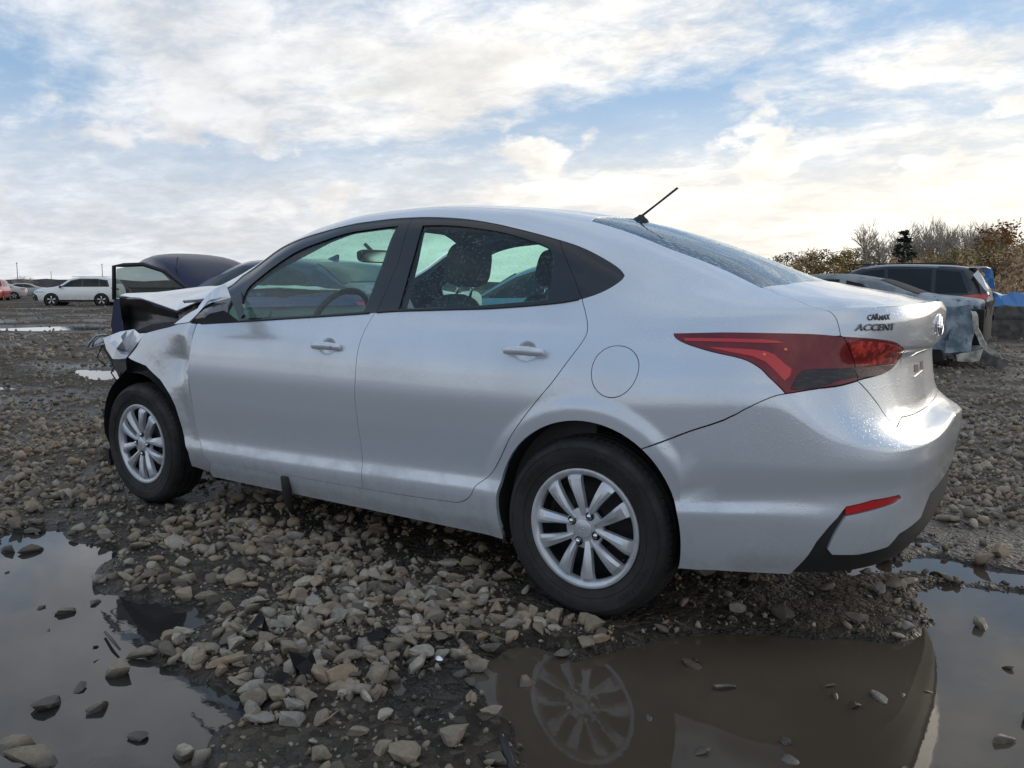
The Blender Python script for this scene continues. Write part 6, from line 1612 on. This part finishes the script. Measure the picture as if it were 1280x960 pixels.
for k, (key, u, vt, D, lb) in enumerate([
 ('bareC', 1106, 283, 100, 'wide bare tree left of the dark conifer'), ('conifer', 1127, 296, 92, 'dark conifer standing among the bare trees'), ('bareA', 1152, 287, 104, 'bare tree just right of the dark conifer'),
 ('bareB', 1168, 282, 100, 'tall upright bare tree, first of the pair right of the conifer'), ('bareB', 1182, 279, 106, 'tallest upright bare tree in the middle of the row'), ('bareA', 1198, 284, 102, 'bare tree right of the tallest one'),
 ('bareB', 1215, 286, 108, 'slender bare tree above the roof of the dark vehicle'), ('bareB', 1228, 290, 110, 'thin bare tree left of the orange one'), ('orange', 1257, 286, 90, 'tree with loose orange leaves at the right'),
 ('ochre', 1244, 300, 95, 'ochre tree just left of the loose orange one'), ('orange', 1279, 300, 98, 'orange-brown tree cut by the right edge'), ('bareA', 1241, 296, 120, 'small bare tree behind the ochre one')]):
    plant(key, u, D, hh_(vt, D), lb, None, k * 1.7, .8 if key == 'bareB' else 1.45 if key == 'conifer' else 1.)
ROWN = ['leftmost, just above the rear window', 'second from the left', 'third from the left', 'fourth from the left', 'fifth, above the burnt roof', 'sixth, tallest of the row', 'seventh, near the wide bare tree', 'last before the wide bare tree']
for k, (key, u, vt) in enumerate([('olive', 990, 318), ('ochre', 1004, 314), ('brown', 1018, 312), ('olive', 1034, 315), ('ochre', 1048, 314), ('ochre', 1062, 311), ('olive', 1077, 314), ('brown', 1090, 318)]):
    plant(key, u, 120, hh_(vt, 120), key + ' bushy tree of the low row, ' + ROWN[k], 'low row of autumn trees', k * 2.1, 1.25)
UND = [(1106, 'the wide bare tree'), (1127, 'the dark conifer'), (1152, 'the bare tree right of the conifer'), (1168, 'the first tall upright bare tree'), (1182, 'the tallest bare tree'), (1198, 'the bare tree after the tallest'), (1215, 'the slender bare tree'), (1228, 'the thin bare tree'), (1244, 'the ochre tree'), (1257, 'the loose orange tree'), (1279, 'the orange-brown tree at the edge')]
for k in range(17):
    u = 1096 + k * 12.5; key = ('brown', 'ochre', 'brown', 'olive')[k % 4]; c_ = min(UND, key=lambda q_: abs(q_[0] - u)); sd_ = 'left of' if u < c_[0] - 3 else 'right of' if u > c_[0] + 3 else 'under'
    plant(key, u, 80 + (k * 7) % 12, hh_(318 - (k * 5) % 7 + (10 if u < 1150 else 0), 84), key + ' thicket tree ' + sd_ + ' the foot of ' + c_[1], 'thicket trees on the right', k * 1.3, 1.15)
for k in range(22):
    plant(('bareA', 'bareB', 'bareC')[k % 3], 1083 + k * 8.3 + (k * 37 % 5), 96 + (k * 13) % 22, hh_(288 + (k * 29) % 17, 106), 'fine-twigged bare tree of the filling row beside ' + min(UND, key=lambda q_: abs(q_[0] - (1083 + k * 8.3)))[1], 'bare trees of the thicket', k * 2.3, .9)
for k in range(8):
    plant(('brown', 'olive')[k % 2], 1300 + k * 22, 82 + (k * 7) % 12, 5.2 + (k % 3) * .5, 'brown leafy tree where the thicket runs on past the right edge', 'thicket trees past the edge', k, 1.5)
for k, (u, vt) in enumerate([(24, 348), (31, 350), (14, 352), (38, 352)]):
    plant('bareC', u, 300, hh_(vt, 300), ('tiny bare tree right beside the utility pole at far left', 'second tiny bare tree right of the far left pole', 'tiny bare tree left of the utility pole', 'tiny bare tree farthest right of the far left pole')[k], 'far bare trees at the left', k, 1.3)
# undergrowth under the thicket: upright stems and dead leaves nobody could count
r = random.Random(21); V = []; F = []
for i in range(26000):
    u = r.uniform(960, 1500); D = r.uniform(70, 96) if i % 2 else r.uniform(104, 118); b = on_px(u, D); h_ = r.uniform(.3, 4.0) * (.75 + .25 * math.sin(u * .09)) * (.55 if u < 1140 else 1); w_ = r.uniform(.012, .03); k = len(V); lx = r.gauss(0, .12)
    a = r.uniform(0, PI); cx, cy = math.cos(a), math.sin(a)
    if i % 3 == 0:
        V += [(b[0] - w_ * cx, b[1] - w_ * cy, 0), (b[0] + w_ * cx, b[1] + w_ * cy, 0), (b[0] + lx, b[1] + r.gauss(0, .1), h_ * 1.15)]; F.append((k, k + 1, k + 2))
    else:
        s = r.uniform(.07, .2); V += [(b[0] - s * cx, b[1] - s * cy, h_ - s * .4), (b[0] + s * cx, b[1] + s * cy, h_ - s * .2), (b[0] + lx * .4, b[1], h_ + s)]; F.append((k, k + 1, k + 2))
tag(mesh('undergrowth', V, F, LM['brown']), 'tangle of brown brush under the trees on the right', 'undergrowth', kind='stuff')
# low distant band on the left horizon
V = []; F = []
for i in range(60):
    a = -.30 - i * .012; D = 620; x, y = D * math.cos(a), D * math.sin(a); V += [(x, y, 0), (x, y, 4.5 + 2.5 * fbm(np.array([i * .7]), np.array([3.]), 1., 3)[0])]
    V += [(x * 1.05, y * 1.05, 0)]
for i in range(59): F += [(3 * i, 3 * i + 3, 3 * i + 4, 3 * i + 1), (3 * i + 1, 3 * i + 4, 3 * i + 5, 3 * i + 2)]
mesh('far_treeline', V, F, simple('far_trees', (.12, .115, .115), .95, var=.3, vscale=.1), kind='structure')
